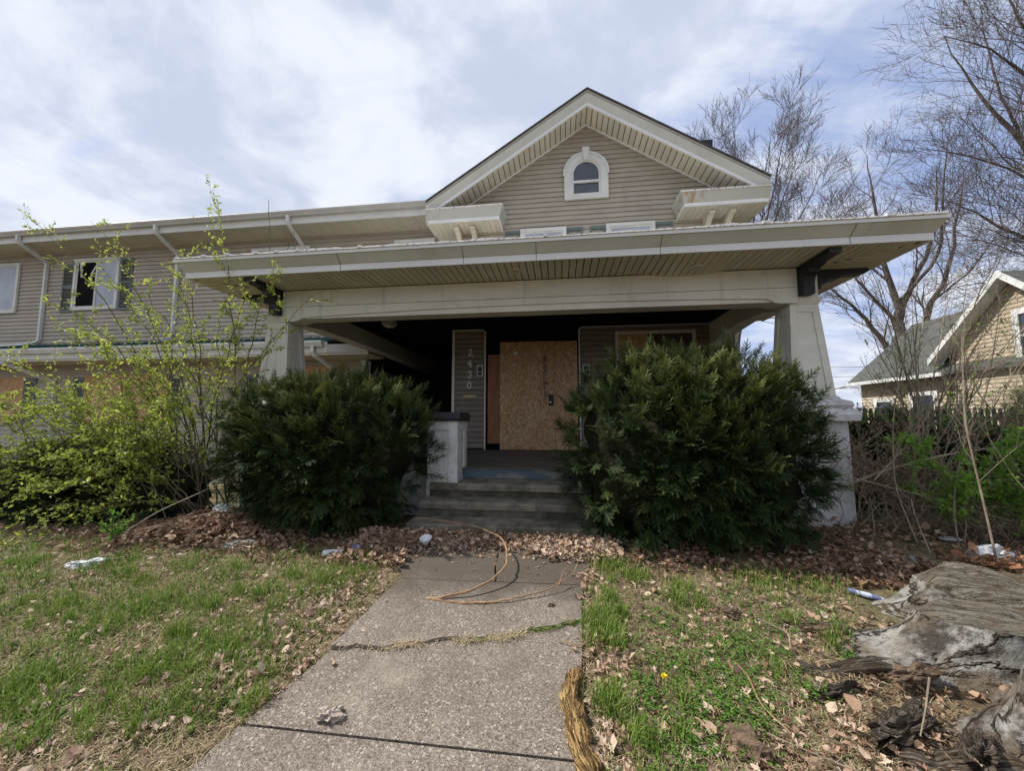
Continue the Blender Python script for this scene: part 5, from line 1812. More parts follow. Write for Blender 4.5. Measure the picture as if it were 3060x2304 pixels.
# single young stems with pale bark
for i, (pts, r, lab) in enumerate([([(4.08, 4.56, .15), (4.02, 4.55, .6), (4.2, 4.6, 1.2), (4.5, 4.6, 1.75), (4.85, 4.7, 2.9)], .008, 'pale sapling stem left of the white plastic bag'),
                                   ([(4.0, 4.14, .14), (3.95, 4.15, .7), (3.9, 4.2, 1.5), (4.05, 4.3, 2.4)], .010, 'straight pale sapling stem crossing the white plastic bag'),
                                   ([(4.35, 4.2, .14), (4.5, 4.2, .8), (4.8, 4.3, 1.7)], .009, 'leaning pale sapling stem rightmost by the plastic bag'),
                                   ([(3.75, 4.6, .15), (3.62, 4.7, .8), (3.75, 4.8, 1.6), (4.1, 5.0, 2.3)], .009, 'thin pale stem rising left of the saplings'),
                                   ([(7.2, 5.9, .15), (7.25, 5.9, 1.2), (7.1, 5.9, 2.1), (6.6, 5.9, 2.9)], .035, 'dark crooked sapling trunk in front of the cream wall')]):
    t = thing('sapling', lab, 'sapling', pts[0])
    P = resample(pts, 16)[None]
    Rr = np.linspace(r, r * .35, 16)[None]
    g = Geo()
    sweep(g, P, Rr, 6)
    g.build('stem', MT['cane'] if i < 4 else MT['bark'], t)
    g = Geo()
    B, b = grow(rng, P, Rr, 12, 6, .7 if i < 4 else 1.3, .6, .35, 1.0, .12, .08, .45, .4, .0018)
    sweep(g, B, b, 3)
    B2, b2 = grow(rng, B, b, 4, 4, .3, .6, .2, 1.0, .12, .05, .6, .4, .0016)
    sweep(g, B2, b2, 3)
    g.build('twigs', MT['cane'] if i < 4 else MT['stem'], t)
    g = Geo()
    leaves_along(rng, g, B, 5, .038, .6, .3, .9)
    g.build('foliage', MT['fresh'], t)
# long dead canes
for pts, r, lab in [([(2.75, 4.75, .62), (3.8, 4.9, 1.0), (4.6, 5.0, 1.18), (5.6, 5.0, 1.28)], .014, 'long dead cane arching right from the big right yew'),
                    ([(3.0, 4.9, .95), (3.8, 4.8, .75), (4.6, 4.7, .5), (5.2, 4.7, .35)], .008, 'dead cane sloping down to the right across the brown growth'),
                    ([(2.9, 4.9, .72), (3.4, 5.0, 1.15), (3.9, 5.1, 1.42)], .007, 'dead cane rising steeply beside the white pedestal'),
                    ([(3.5, 4.8, .85), (4.0, 4.9, 1.3), (4.35, 5.0, 1.7)], .007, 'dead cane rising above the arching cane')]:
    g = Geo()
    P = resample(pts, 16)[None]
    sweep(g, P, np.linspace(r, r * .4, 16)[None], 5)
    B, b = grow(rng, P, np.linspace(r, r * .4, 16)[None], 9, 5, .5, .5, .25, 1.0, .1, .02, .4, .4, .0018)
    sweep(g, B, b, 3)
    single(g, 'dead_cane', MT['cane'], lab, 'stick', pts[0])

# ------------------------------------------------------------------ tree stump


def make_stump():
    t = thing('tree_stump', 'wide weathered grey tree stump with flaring roots at the lower right', 'stump', (3.25, 2.62, .05))
    cx_, cy_ = 3.25, 2.62
    NT = 480
    th = np.linspace(0, 2 * np.pi, NT + 1)[:-1]

    def lobes(th, items):
        s = np.zeros_like(th)
        for (a, amp, w) in items:
            d = np.angle(np.exp(1j * (th - a)))
            s += amp * np.exp(-(d / w) ** 2)
        return s
    A = lambda x, y: math.atan2(y - cy_, x - cx_)
    rtop = .86 + lobes(th, [(A(2.25, 2.75), .12, .20), (A(2.7, 3.3), .02, .2), (A(2.0, 2.05), .36, .13), (A(2.18, 2.38), -.20, .055), (A(2.45, 3.05), -.16, .07), (A(2.3, 1.6), -.15, .12), (A(2.2, 2.72), .12, .12), (A(2.6, 3.25), .05, .1)]) + .03 * (fbm(np.cos(th) * 3 + 5, np.sin(th) * 3 + 5, 2) - .5)
    rb = rtop + .13 + lobes(th, [(A(1.4, 3.05), .55, .12), (A(1.1, 2.62), .68, .10), (A(2.1, 3.5), .35, .15), (A(1.4, 1.78), .50, .13), (A(1.3, 2.1), .50, .10),
                                 (A(2.9, 3.9), .3, .2), (A(2.6, 1.2), .5, .2)]) + .08 * fbm(th * 4, th * 0, 4)
    nr = 60
    rings, gr = [], []
    for j in range(nr):
        k = j / (nr - 1)
        r = rtop + (rb - rtop) * (.10 * k + .90 * k ** 1.35)
        prof = (1 - k) ** 2.1 * .97 + .03 * (1 - k)
        # ridges along the roots
        z = (.31 + .05 * (fbm(th * 3.2, th * 0 + 2, 21) - .5) * 2 * (1 - k) - .07 * np.exp(-(np.angle(np.exp(1j * (th - A(2.0, 2.05)))) / .16) ** 2)) * prof
        gro = ((fbm(th * 9, np.full_like(th, k * 1.6), 7, 4) - .5) * .12 + (fbm(th * 24, np.full_like(th, k * 5), 17, 3) - .5) * .06) * math.sin(math.pi * min(k * 1.15 + .06, 1))
        r = r + gro + (np.abs(fbm(th * 30, np.full_like(th, k * 2.2), 27, 4) - .5)) * .09 - .03
        x = cx_ + r * np.cos(th)
        y = cy_ + r * np.sin(th)
        zz_ = gz(x, y) * (k) + .06 * (1 - k) + z + (fbm(x * 9, y * 9, 3) - .5) * .09 * k - .03 * k ** 4
        rings.append(np.stack([x, y, zz_], -1))
        gr.append(np.stack([th / (2 * np.pi) * 1.0, np.full_like(th, k), th * 0], -1))
    g = Geo()
    V = np.array(rings)
    idx = np.arange(nr * NT).reshape(nr, NT)
    F = np.stack([idx[:-1], np.roll(idx[:-1], -1, 1), np.roll(idx[1:], -1, 1), idx[1:]], -1).reshape(-1, 4)
    G = np.array(gr)
    G = np.concatenate([G[..., 0:1] * 1.0 + .0, G[..., 1:2], V[..., 2:3] * .3], -1)
    g.add(V.reshape(-1, 3), F, grain=G.reshape(-1, 3))
    smooth_shade(g.build('stump_side', MT['stumpbark'], t))
    # cut face
    nk = 26
    rings, gr = [], []
    top = V[0]
    for j in range(nk):
        k = 1 - j / (nk - 1) * .995
        x = cx_ + (top[:, 0] - cx_) * k
        y = cy_ + (top[:, 1] - cy_) * k
        rad = np.hypot(x - cx_, y - cy_)
        # cut in two levels, with radial cracks, one rotten notch
        step_ = .035 / (1 + np.exp(-((y - 2.72) - .25 * (x - 2.8)) * 60))
        cr = (fbm((y + x * .32) * 14, x * 1.5, 5, 4) - .5) * .035 * min(1, (1 - k) * 30) + (fbm(x * 3, y * 3, 8) - .5) * .07 + .05 * np.exp(-((x - 2.9) / .22) ** 2 - ((y - 3.25) / .16) ** 2)
        notch = -.11 * np.exp(-((x - 2.55) / .22) ** 2 - ((y - 2.98 + .5 * (x - 2.55)) / .05) ** 2)
        z = top[:, 2] + (step_ + cr + notch) * min(1.0, (1 - k) * 14)
        rings.append(np.stack([x, y, z], -1))
        gr.append(np.stack([(y + x * .32) * 1.3, x * .9, z * 0], -1))
    V = np.array(rings)
    idx = np.arange(nk * NT).reshape(nk, NT)
    F = np.stack([idx[:-1], np.roll(idx[:-1], -1, 1), np.roll(idx[1:], -1, 1), idx[1:]], -1).reshape(-1, 4)
    g = Geo()
    g.add(V.reshape(-1, 3), F, grain=np.array(gr).reshape(-1, 3))
    g.build('cut_face', MT['stumptop'], t)
    # roots that run on through the grass
    for pts, r in [([(2.0, 2.95, .17), (1.6, 3.0, .10), (1.25, 3.12, .09)], .07), ([(1.9, 2.6, .16), (1.5, 2.55, .08), (1.05, 2.62, .055)], .06),
                   ([(2.1, 3.35, .16), (1.8, 3.4, .12), (1.45, 3.45, .10)], .05), ([(2.0, 2.0, .14), (1.6, 2.0, .06), (1.2, 2.15, .03)], .08), ([(1.9, 1.7, .12), (1.5, 1.55, .04), (1.1, 1.6, .0)], .09)]:
        p = resample(pts, 22)
        g = Geo()
        p[:, 2] -= r * .55 + .05 * np.abs(np.linspace(-1, 1, 22)) ** 3
        rr = r * (1 - np.abs(np.linspace(-.6, 1, 22)) ** 2.5 * .85) * (1 + .7 * (fbm(np.arange(22) * .5, np.arange(22) * 0, 6) - .5))
        b = g.n
        sweep(g, p, rr, 9, flat=.75)
        u = np.tile(np.arange(9) / 9.0, 22)
        v = np.repeat(np.linspace(0, 1, 22), 9)
        g.g[-1] = np.stack([u * .6, v * 1.2, v * 0], -1)
        smooth_shade(g.build('root', MT['rootwood'], t))
    return t


make_stump()


# ------------------------------------------------------------------ debris
def lump(c, sx, sy, sz, seed, amp=.3, n=14, rot=0.0):
    rng = np.random.default_rng(seed)
    u, v = np.meshgrid(np.linspace(0, 2 * np.pi, 2 * n + 1)[:-1], np.linspace(.05, np.pi - .05, n), indexing='ij')
    D = np.stack([np.cos(u) * np.sin(v), np.sin(u) * np.sin(v), np.cos(v)], -1)
    r = 1 + amp * 2 * (fbm(D[..., 0] * 2.5 + seed, D[..., 1] * 2.5 + D[..., 2] * 2.2 + 9, seed) - .5)
    P = D * r[..., None] * np.array([sx, sy, sz])
    cr, sr = math.cos(rot), math.sin(rot)
    P = np.stack([P[..., 0] * cr - P[..., 1] * sr, P[..., 0] * sr + P[..., 1] * cr, P[..., 2]], -1) + np.array(c)
    idx = np.arange(u.size).reshape(u.shape)
    F = np.stack([idx, np.roll(idx, -1, 0), np.roll(np.roll(idx, -1, 0), -1, 1), np.roll(idx, -1, 1)], -1)[:, :-1].reshape(-1, 4)
    g = Geo()
    gr = np.stack([v / np.pi, P[..., 1] * 3, P[..., 0]], -1)
    g.add(P.reshape(-1, 3), F, grain=gr.reshape(-1, 3))
    g.f.append((idx[:, 0][None] + 0, 0))
    g.f.append((idx[:, -1][None] + 0, 0))
    return g


for i, (c, s_, rot, lab) in enumerate([((1.62, 2.16, .08), (.20, .06, .045), .55, 'split brown bark slab lying beside the near stump root'),
                                     ((1.25, 1.75, .04), (.16, .07, .035), .2, 'flat rotten wood piece nearest the camera at the right'),
                                     ((1.80, 2.02, .10), (.12, .05, .05), .9, 'dark crumbling wood piece wedged under the near buttress'),
                                     ((1.48, 2.38, .07), (.17, .045, .035), .35, 'long damp wood splinter between the two stump roots'),
                                     ((1.02, 1.62, .02), (.12, .09, .03), 1.1, 'rotten brown wood lump at the bottom edge of the right foreground')]):
    single(lump(c, *s_, 300 + i, 1.0, 24, rot), 'wood_piece', MT['rootwood'], lab, 'wood chunk', c)
# forked stick on the path
g = Geo()
st = resample([(-1.02, 3.02, .125), (-.72, 3.10, .17), (-.52, 3.30, .22), (-.47, 3.5, .26), (-.52, 3.72, .30), (-.60, 3.95, .34), (-.85, 4.15, .36), (-1.25, 4.33, .37), (-1.7, 4.42, .375)], 40)
st[1:-1] += np.random.default_rng(3).normal(size=(38, 3)) * .004
sweep(g, st, np.linspace(.0105, .0045, 40), 7)
s2 = resample([(-1.03, 3.02, .122), (-.75, 2.98, .125), (-.45, 3.03, .14), (-.10, 3.2, .17), (.10, 3.38, .22), (.16, 3.52, .30)], 30)
s2[1:-1] += np.random.default_rng(4).normal(size=(28, 3)) * .003
sweep(g, s2, np.linspace(.0105, .003, 30), 7)
sweep(g, resample([(-.02, 3.26, .185), (.02, 3.40, .25), (.06, 3.46, .28)], 8), np.linspace(.005, .002, 8), 5)
sweep(g, np.array([(-1.06, 3.02, .122), (-1.0, 3.025, .124)]), np.array([.016, .017]), 8)
single(g, 'forked_stick', MT['stick'], 'long bent yellow stick lying forked across the path and bottom step', 'stick', (-1.0, 3.02, .11))

# rotten log right of the path
t = thing('rotten_log', 'split rotten orange-brown log lying along the right edge of the path', 'log', (.09, 2.08, .04))
g = Geo()
p = resample([(.085, 2.36, .07), (.055, 2.24, .085), (.04, 2.12, .08), (.065, 1.98, .075), (.08, 1.86, .065), (.13, 1.74, .055)], 40)
rr = .050 * (1 + .7 * (fbm(np.arange(40) * .45, np.arange(40) * 0, 2) - .5))
rr[0] *= .6
rr[-1] *= .5
ang = np.arange(16) * 2 * np.pi / 16
rings, gr = [], []
for i in range(40):
    wob = 1 + .9 * (fbm(ang * 1.9, np.full(16, i * .35), 9) - .5)
    rings.append(np.stack([p[i, 0] + rr[i] * wob * np.cos(ang), np.full(16, p[i, 1]) + .012 * np.sin(ang * 3), p[i, 2] + rr[i] * wob * .75 * np.sin(ang)], -1))
    gr.append(np.stack([ang / 6.28, np.full(16, i / 40.0), ang * 0], -1))
g.loft(rings)
g.g[-1] = np.array(gr).reshape(-1, 3)
g.build('wood', MT['rot'], t)

# white foam bowl
cxx, cyy, czz = -1.44, 4.03, .245
t = np.linspace(0, 2 * np.pi, 25)[:-1]
g = Geo().loft([[(cxx + r * math.cos(k), cyy + r * math.sin(k), czz + z + .3 * r * math.sin(k)) for k in t] for r, z in ((.03, -.03), (.052, .0), (.06, .025), (.066, .027), (.055, .022), (.045, .0), (.02, -.02))])
single(g, 'foam_bowl', MT['plastic'], 'small round white foam bowl on the leaves left of the path top', 'bowl', (cxx, cyy, .2))
g = Geo()
g.loft([[(-2.43, 3.70, .16), (-2.42, 3.74, .20), (-2.42, 3.75, .19), (-2.43, 3.70, .15)], [(-2.24, 3.76, .175), (-2.23, 3.79, .205), (-2.23, 3.80, .195), (-2.24, 3.76, .165)]])
single(g, 'plastic_strip', MT['plastic'], 'flat white plastic strip on the leaves under the left yew', 'litter', (-2.35, 3.75, .15))
g = Geo().loft([[(-2.20 + x_, 3.84 + r * math.cos(k), .205 + r * .8 * math.sin(k)) for k in t] for x_, r in ((0, .028), (.02, .036), (.10, .040), (.125, .036), (.13, .02))])
single(g, 'crushed_cup', MT['bluecup'], 'crushed faded blue cup beside the white plastic strip', 'cup', (-2.14, 3.85, .17))
g = Geo().loft([[(2.30 + x_, 3.50 - .9 * x_ + r * math.cos(k), .165 + r * .8 * math.sin(k)) for k in t] for x_, r in ((0, .016), (.01, .024), (.10, .025), (.13, .022), (.16, .011), (.18, .010))])
single(g, 'striped_bottle', MT['stripe'], 'blue and white striped bottle lying left of the stump', 'bottle', (2.38, 3.43, .12))
bagrng = 0
for (nm, c, s, rot, sd, lab, cat, mt) in [
    ('plastic_bag', (4.12, 4.32, .23), (.17, .12, .11), .3, 61, 'crumpled white plastic bag at the foot of the pale saplings', 'bag', 'bag'),
    ('plastic_bag', (-4.62, 3.28, .13), (.17, .08, .04), .5, 62, 'flattened white plastic bag in the grass at the left', 'bag', 'bag'),
    ('paper_scrap', (4.28, 4.88, .22), (.13, .06, .02), .1, 63, 'white paper scrap on the leaves behind the saplings', 'litter', 'plastic'),
    ('plastic_bag', (-4.1, 4.3, .44), (.16, .08, .05), .1, 64, 'grey plastic bag half buried on top of the left leaf pile', 'bag', 'bag'),
    ('stone_block', (3.30, 4.22, .17), (.34, .18, .05), -.3, 65, 'flat grey stone slab in the leaves behind the stump', 'stone', 'stone'),
    ('stone_block', (-3.45, 3.85, .17), (.22, .11, .06), .2, 66, 'grey stone at the edge of the left leaf pile', 'stone', 'stone'),
    ('bark_chunk', (1.22, 3.10, .11), (.08, .05, .04), -.5, 67, 'reddish brown bark chunk in the right lawn', 'wood chunk', 'dampwood'),
    ('rotten_knot', (.86, 1.98, .03), (.10, .12, .055), .4, 68, 'knobbly rotten root knot in the right foreground', 'wood chunk', 'dampwood'),
    ('bark_chunk', (1.75, 2.92, .12), (.11, .04, .03), .2, 69, 'dark damp wood piece left of the stump', 'wood chunk', 'dampwood'),
    ('bark_chunk', (1.92, 2.46, .15), (.14, .05, .04), .3, 70, 'hollow dark bark piece against the stump foot', 'wood chunk', 'dampwood'),
    ('dirt_clod', (-.08, 3.03, .125), (.025, .022, .016), .4, 71, 'small dark clod on the right side of the path', 'clod', 'dampwood'),
]:
    g = lump(c, *s, sd, (.9 if mt == 'dampwood' else .6) if mt in ('bag', 'dampwood') else .25, 22, rot)
    single(g, nm, MT[mt], lab, cat, c)

# dandelion
t = thing('dandelion', 'single yellow dandelion flower in the right lawn', 'flower', (.56, 2.31, .05))
g = Geo()
d = unit(np.random.default_rng(2).normal(size=(60, 3)) * np.array([1, 1, .3]) + np.array([0, 0, .25]))
scatter(g, LENS, np.tile([[.56, 2.31, .125]], (60, 1)), d, np.tile([[0, 0, 1.0]], (60, 1)) + .01, np.full(60, .019), np.full(60, .5))
g.build('petals', MT['yellow'], t)
Geo().loft([[(.56 + .002 * math.cos(a_), 2.31 + .002 * math.sin(a_), z) for a_ in (0, 2, 4)] for z in (.05, .122)]).build('stalk', MT['grass'], t)

# ------------------------------------------------------------------ grass, straw, clover, leaf litter
rng = np.random.default_rng(99)


def field(n, ymin=.75, ymax=4.6, power=1.4):
    u = rng.random(n)
    y = ymin * (ymax / ymin) ** (u ** (1 / power) if power != 1 else u)
    y = ymin + (ymax - ymin) * u ** power
    x = rng.uniform(-1, 1, n) * (1.9 * y + 1.2) - .15 * y
    return x, y


def stump_zone(x, y):
    return (x - 3.25) ** 2 + (y - 2.62) ** 2 < 1.25 ** 2


def shrub_shade(x, y):
    """no lawn grows under the shrubs and leaf drifts"""
    lim = np.interp(x, [-9, -6, -4.6, -3.6, -2.4, -1.6, .3, .8, 2.0, 3.0, 5.0, 8], [3.7, 3.7, 3.45, 3.65, 3.70, 3.85, 3.85, 3.6, 3.55, 3.8, 3.9, 3.9])
    return y > lim + .12 + (fbm(x * 3, y * 3, 2) - .5) * .9


BL = (np.array([(0, .5, 0), (0, -.5, 0), (.45, .38, .0), (.45, -.38, 0), (1, 0, .0)]), [(0, 1, 3, 2), (2, 3, 4, 4)])


def blades(x, y, z, h, w, lean, a, geo, up=1.0):
    n = len(x)
    az = rng.uniform(0, 2 * np.pi, n)
    ld = np.stack([np.cos(az), np.sin(az), np.zeros(n)], -1)
    wd = np.stack([-np.sin(az + rng.normal(size=n) * .6), np.cos(az), np.zeros(n)], -1)
    wd = unit(wd)
    base = np.stack([x, y, z], -1)
    mid = base + ld * (lean * h * .35)[:, None] + np.array([0, 0, 1.0]) * (h * .6 * up)[:, None]
    tip = base + ld * (lean * h)[:, None] + np.array([0, 0, 1.0]) * (h * up * np.clip(1.05 - .35 * lean, .15, 1))[:, None]
    V = np.stack([base - wd * w[:, None] * .5, base + wd * w[:, None] * .5, mid + wd * w[:, None] * .4, mid - wd * w[:, None] * .4, tip], 1)
    k = np.arange(n)[:, None] * 5
    F4 = k + np.array([[0, 1, 2, 3]])
    F3 = k + np.array([[3, 2, 4]])
    b = geo.n
    geo.add(V.reshape(-1, 3), F4, np.repeat(np.clip(a, 0, 1), 5))
    geo.f.append((F3 + b, 0))


# green grass: patchy
x, y = field(175000)
gm = fbm(x * 1.3 + 4, y * 1.3, 6) * .6 + fbm(x * 5, y * 5, 8) * .4
left = x < -1.4
want = np.where(left, np.interp(y, [.8, 1.6, 2.2, 3.6], [.14, .24, .56, .58]), .17)
want = want - .30 * np.exp(-((x - pathL(y)) / .30) ** 2)
ok = (gm < want + .06 + .13) & ~on_path(x, y, .07) & ~stump_zone(x, y) & ~shrub_shade(x, y) & (y < 4.3)
ok &= ~((x > 1.0) & (y < 2.6) & (gm > .3))
x, y = x[ok], y[ok]
h = rng.uniform(.018, .065, len(x)) * (.7 + 1.1 * (fbm(x * 7, y * 7, 3) > .52))
g = Geo()
blades(x, y, gz(x, y) + (fbm(x * 2.2, y * 2.2, 1) - .5) * .045 - .004, h, rng.uniform(.003, .0062, len(x)) * (1 + y * .10), rng.uniform(.1, 1.0, len(x)), .44 + .27 * rng.normal(size=len(x)), g)
for (tx, ty, s, k) in [(.27, 2.76, .09, 900), (.27, 2.95, .05, 300), (.48, 3.74, .09, 420), (.62, 3.55, .06, 200), (.35, 3.2, .06, 260), (.25, 2.15, .05, 350), (.35, 1.95, .05, 200), (.38, 1.62, .08, 420), (1.0, 3.45, .06, 160), (.9, 3.25, .06, 160),
                       (-1.85, 3.3, .08, 250), (-2.1, 3.2, .1, 250), (-1.62, 1.95, .05, 120), (1.7, 3.6, .14, 380), (2.1, 3.55, .14, 320), (-3.0, 1.9, .12, 600), (-2.2, 2.3, .15, 700), (-3.2, 2.7, .2, 700)] + [(float(rng.uniform(-5.5, -1.8)), float(rng.uniform(1.4, 3.4)), .035, 70) for _ in range(60)] + [(float(rng.uniform(.25, 2.0)), float(rng.uniform(1.9, 3.6)), .03, 50) for _ in range(22)]:
    xx = tx + rng.normal(size=k) * s
    yy = ty + rng.normal(size=k) * s
    o_ = ~on_path(xx, yy, .0)
    xx, yy = xx[o_], yy[o_]
    blades(xx, yy, gz(xx, yy), rng.uniform(.05, .14, len(xx)), rng.uniform(.0035, .0065, len(xx)), rng.uniform(.1, .8, len(xx)), .55 + .2 * rng.normal(size=len(xx)), g)
g.build('grass', MT['grass'], kind='stuff')

# dead straw lying in the lawn and along the crack
x, y = field(170000, power=1.5)
ok = ~on_path(x, y, -.015) & ~stump_zone(x, y) & (y < 4.2) & ~(shrub_shade(x, y) & (rng.random(len(x)) < .6))
x, y = x[ok], y[ok]
n = len(x)
z = gz(x, y) + (fbm(x * 2.2, y * 2.2, 1) - .5) * .045 + rng.uniform(0, .018, n)
g = Geo()
blades(x, y, z, rng.uniform(.03, .09, n), rng.uniform(.0018, .0035, n) * (1 + y * .12), rng.uniform(.7, 1.2, n), .5 + .3 * rng.normal(size=n), g, up=.28)
cx2 = rng.uniform(-1.42, .12, 170)
cx2 = np.concatenate([cx2, -.36 + rng.normal(size=330) * .07, -.62 + rng.normal(size=90) * .06, -1.02 + rng.normal(size=170) * .06])
cy2 = crack(cx2) + rng.normal(size=len(cx2)) * .012
blades(cx2, cy2, gz(cx2, cy2) + .016, rng.uniform(.025, .085, len(cx2)), np.full(len(cx2), .0035), rng.uniform(.8, 1.5, len(cx2)), .75 + .2 * rng.normal(size=len(cx2)), g, up=.45)
g.build('dead_grass', MT['straw'], kind='stuff')
g = Geo()
cx2 = np.concatenate([rng.uniform(-.22, .16, 620), rng.uniform(-.6, -.5, 60)])
cy2 = crack(cx2) + rng.normal(size=len(cx2)) * .012
blades(cx2, cy2, gz(cx2, cy2) + .012, rng.uniform(.012, .035, len(cx2)), np.full(len(cx2), .004), rng.uniform(.3, 1, len(cx2)), .45 + .2 * rng.normal(size=len(cx2)), g)
g.build('crack_moss', MT['grass'], kind='stuff')

# clover and chickweed
g = Geo()
cp = []
for (tx, ty, s, k) in [(.97, 2.39, .13, 900), (.78, 2.15, .12, 900), (1.2, 2.69, .13, 700), (.62, 2.5, .10, 500), (.5, 1.95, .10, 500), (.45, 2.25, .08, 350), (1.45, 3.0, .12, 400), (1.85, 3.1, .08, 250), (1.35, 2.35, .07, 250),
                       (.7, 2.95, .14, 450), (1.3, 3.3, .14, 260), (.42, 1.7, .09, 450), (1.75, 2.7, .05, 120), (-2.6, 1.8, .1, 200), (-1.55, 1.9, .05, 120), (.95, 2.75, .12, 350)]:
    k = int(k * .42)
    cp.append(np.stack([tx + rng.normal(size=k) * s, ty + rng.normal(size=k) * s], -1))
cp = np.concatenate(cp)
cp = cp[~on_path(cp[:, 0], cp[:, 1], .01)]
n = len(cp)
for q in range(3):
    az = rng.uniform(0, 6.28, n)
    pos = np.stack([cp[:, 0], cp[:, 1], gz(cp[:, 0], cp[:, 1]) + rng.uniform(.012, .05, n)], -1)
    scatter(g, LENS, pos, np.stack([np.cos(az), np.sin(az), rng.normal(size=n) * .15], -1), unit(rng.normal(size=(n, 3)) * .35 + np.array([0, 0, 1])), rng.uniform(.012, .026, n), np.clip(rng.normal(.28, .22, n), 0, 1))
g.build('clover', MT['fresh'], kind='stuff')

# fallen leaves
ML = [maple_template(np.random.default_rng(200 + i), c_) for i, c_ in enumerate((.15, .35, .6, .25, .9, .5))]
CURL = [(np.array([(0, 0, 0), (.25, .30, .22), (.7, .26, .30), (1, 0, .1), (.7, -.2, .18), (.25, -.26, .15), (.5, 0, -.03)]), [(0, 1, 6), (1, 2, 6), (2, 3, 6), (3, 4, 6), (4, 5, 6), (5, 0, 6)]),
        (np.array([(0, 0, 0), (.3, .42, -.05), (.8, .30, .15), (1.1, .05, .3), (.75, -.36, .1), (.2, -.3, .12), (.5, 0, .1)]), [(0, 1, 6), (1, 2, 6), (2, 3, 6), (3, 4, 6), (4, 5, 6), (5, 0, 6)])]


def drift(n, xf, yf, hmax, size, am, geo, rust=0, patch=0):
    x = xf(n)
    y = yf(n)
    if patch:
        kq = fbm(x * 2.4 + 3, y * 3.4, 55) + .25 * (rng.random(n) - .5) > patch
        x, y = x[kq], y[kq]
        n = len(x)
    hh = rng.random(n)
    z = gz(x, y) + hmax(x, y) * hh
    d = rnd_dirs(rng, n)
    d[:, 2] *= .35
    nr = unit(rng.normal(size=(n, 3)) * .55 + np.array([0, 0, 1]))
    s = size * (.6 + .8 * rng.random(n))
    a = np.clip(rng.normal(am, .25, n), 0, 1)
    which = rng.integers(0, 8, n)
    pos = np.stack([x, y, z + .01], -1)
    for i, T in enumerate(ML + CURL):
        m = which == i
        if m.any():
            scatter(geo, T, pos[m], d[m], nr[m], s[m], a[m])


U = lambda a, b: (lambda n: rng.uniform(a, b, n))
Nn = lambda a, s: (lambda n: rng.normal(a, s, n))
flat = lambda h: (lambda x, y: np.full_like(x, h))
g = Geo()
# heap at the foot of the steps
drift(3300, U(-2.3, .52), lambda n: 4.33 - np.abs(rng.normal(0, .19, n)), lambda x, y: .085 * np.clip((y - 3.85) / .45, 0.1, 1), .052, .66, g)
drift(700, U(-.3, .62), U(3.8, 4.32), flat(.09), .052, .82, g)
drift(500, U(-2.2, -1.5), U(3.5, 4.2), flat(.08), .06, .5, g)
# heap below the spring shrub
drift(3000, Nn(-4.1, .65), Nn(4.08, .22), lambda x, y: .22 * np.exp(-((x + 4.0) / .8) ** 2) + .04, .065, .50, g)
drift(1300, U(-8, -4.4), U(3.5, 4.2), flat(.04), .055, .45, g, patch=.48)
drift(1300, U(-3.6, -1.8), U(3.5, 4.1), flat(.04), .052, .42, g, patch=.48)
# right side, under shrubs
drift(2600, U(.4, 3.4), U(3.6, 4.4), flat(.05), .055, .40, g, patch=.47)
drift(4200, U(2.2, 7.5), U(3.6, 5.4), lambda x, y: .10 * np.clip((y - 3.8), 0, 1) + .03, .072, .42, g, patch=.45)
# path margins and lawn
drift(750, lambda n: rng.normal(-1.85, .20, n), U(1.9, 3.4), flat(.03), .045, .85, g)
drift(520, lambda n: rng.normal(.26, .07, n), U(1.4, 3.6), flat(.03), .05, .75, g)
drift(1700, U(-6.5, -1.75), U(1.0, 3.6), flat(.035), .036, .85, g)
drift(260, U(-3.2, -1.7), U(1.0, 1.9), flat(.03), .05, .78, g)
drift(1300, U(.2, 2.3), U(1.2, 3.6), flat(.03), .045, .70, g)
drift(500, U(.8, 2.4), U(1.2, 2.2), flat(.03), .04, .45, g)
drift(900, U(1.2, 2.5), U(1.2, 2.6), flat(.02), .03, .2, g)
drift(60, U(-1.3, .1), U(3.4, 3.9), flat(.0), .04, .4, g)
drift(140, lambda n: rng.normal(2.5, .5, n), lambda n: rng.normal(1.9, .3, n), flat(.12), .055, .55, g)
g.build('leaf_litter', MT['leaf'], kind='stuff')
g = Geo()
drift(110, Nn(3.9, .16), Nn(4.1, .10), flat(.12), .07, .6, g)
drift(60, Nn(-3.75, .14), Nn(4.25, .08), flat(.25), .06, .6, g)
g.build('rusty_leaf_litter', MT['rust'], kind='stuff')

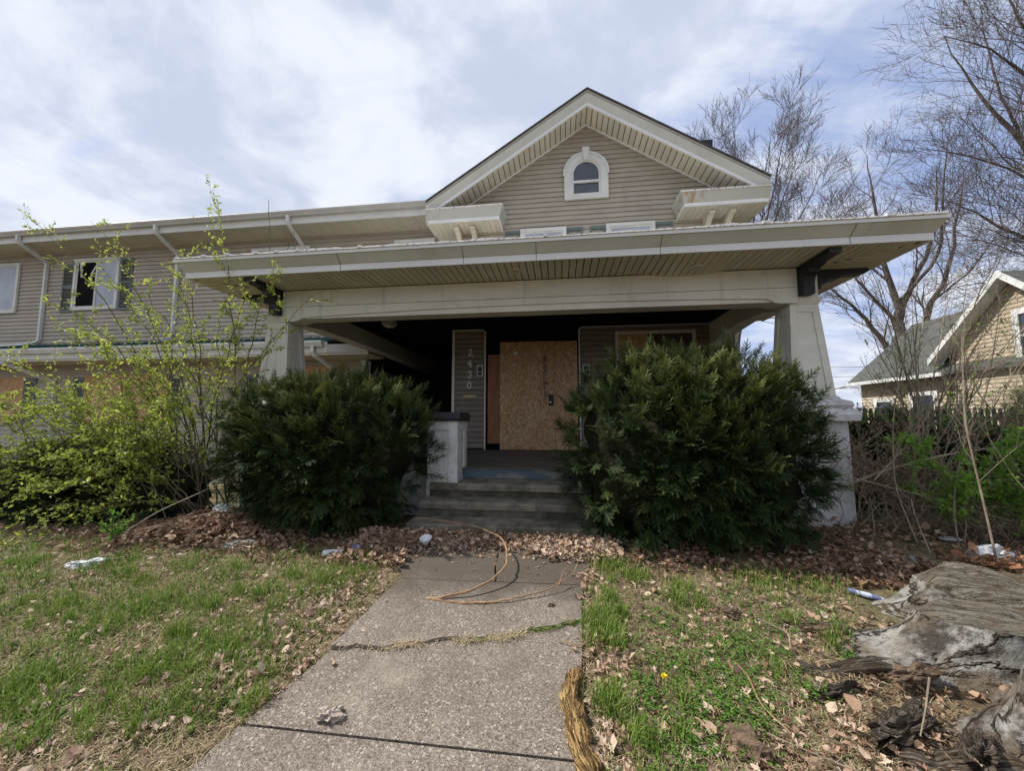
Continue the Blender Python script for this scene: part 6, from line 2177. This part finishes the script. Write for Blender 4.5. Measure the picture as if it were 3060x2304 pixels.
# the largest leaves, one object each
protos = []
for i in range(6):
    T = ML[i]
    gg = Geo()
    gg.add(T[0], T[1], a=[.75, .6, .9, .5, .82, .68][i])
    me_o = gg.build('fallen_leaf', MT['leaf'])
    protos.append(me_o)
rngl = np.random.default_rng(5)
zones = [(96, lambda: (rngl.uniform(-3.6, -1.75), rngl.uniform(1.15, 3.0)), 'dry tan leaf lying in the left lawn', 'fallen leaves in the left lawn'),
         (52, lambda: (rngl.uniform(.22, 1.8), rngl.uniform(1.2, 3.2)), 'dry tan leaf lying in the lawn right of the path', 'fallen leaves in the right lawn'),
         (42, lambda: (rngl.uniform(-1.95, -1.5), rngl.uniform(2.0, 3.3)), 'pale curled leaf along the left edge of the path', 'fallen leaves along the left path edge')]
first = True
cnt = 0
for n, fn, lab, grp in zones:
    for k in range(n):
        x, y = fn()
        src = protos[cnt % 6]
        o = src if cnt < 6 else src.copy()
        if cnt >= 6:
            COL.objects.link(o)
        s = rngl.uniform(.045, .085) * (.8 if y > 2.4 else 1)
        o.location = (x, y, float(gz(x, y)) + .03)
        o.rotation_euler = (rngl.uniform(-.5, .5), rngl.uniform(-.5, .5), rngl.uniform(0, 6.28))
        o.scale = (s, s, s)
        o['label'] = lab
        o['category'] = 'leaf'
        o['group'] = grp
        cnt += 1
g = lump((-1.17, 1.92, .055), .055, .042, .03, 81, 1.1, 18, .4)
single(g, 'crumpled_leaf', MT['paleleaf'], 'single crumpled pale leaf lying on the path near its lower left joint', 'leaf', (-1.17, 1.92, .055))
# thin dead twigs in the right foreground
for pts, r, lab in [([(1.02, 2.62, .08), (1.05, 2.45, .10), (1.0, 2.2, .09), (1.06, 2.05, .08)], .006, 'reddish curved twig on the ground right of the clover'),
                    ([(.85, 2.15, .06), (1.0, 2.0, .08), (1.3, 1.85, .07)], .004, 'thin pale twig crossing the knobbly root knot'),
                    ([(1.35, 2.95, .16), (1.5, 2.85, .13), (1.42, 2.7, .11)], .006, 'pale forked twig by the middle stump root'),
                    ([(1.9, 2.35, .2), (1.75, 2.2, .14), (1.6, 2.05, .12)], .005, 'pale twig leaning on the near stump root'),
                    ([(-.02, 2.62, .10), (.12, 2.58, .10), (.22, 2.68, .11)], .004, 'small dark twig at the right path edge')]:
    g = Geo()
    sweep(g, resample(pts, 12), np.linspace(r, r * .5, 12), 5)
    single(g, 'twig', MT['cane'] if 'pale' in lab else MT['stick'], lab, 'stick', pts[0])
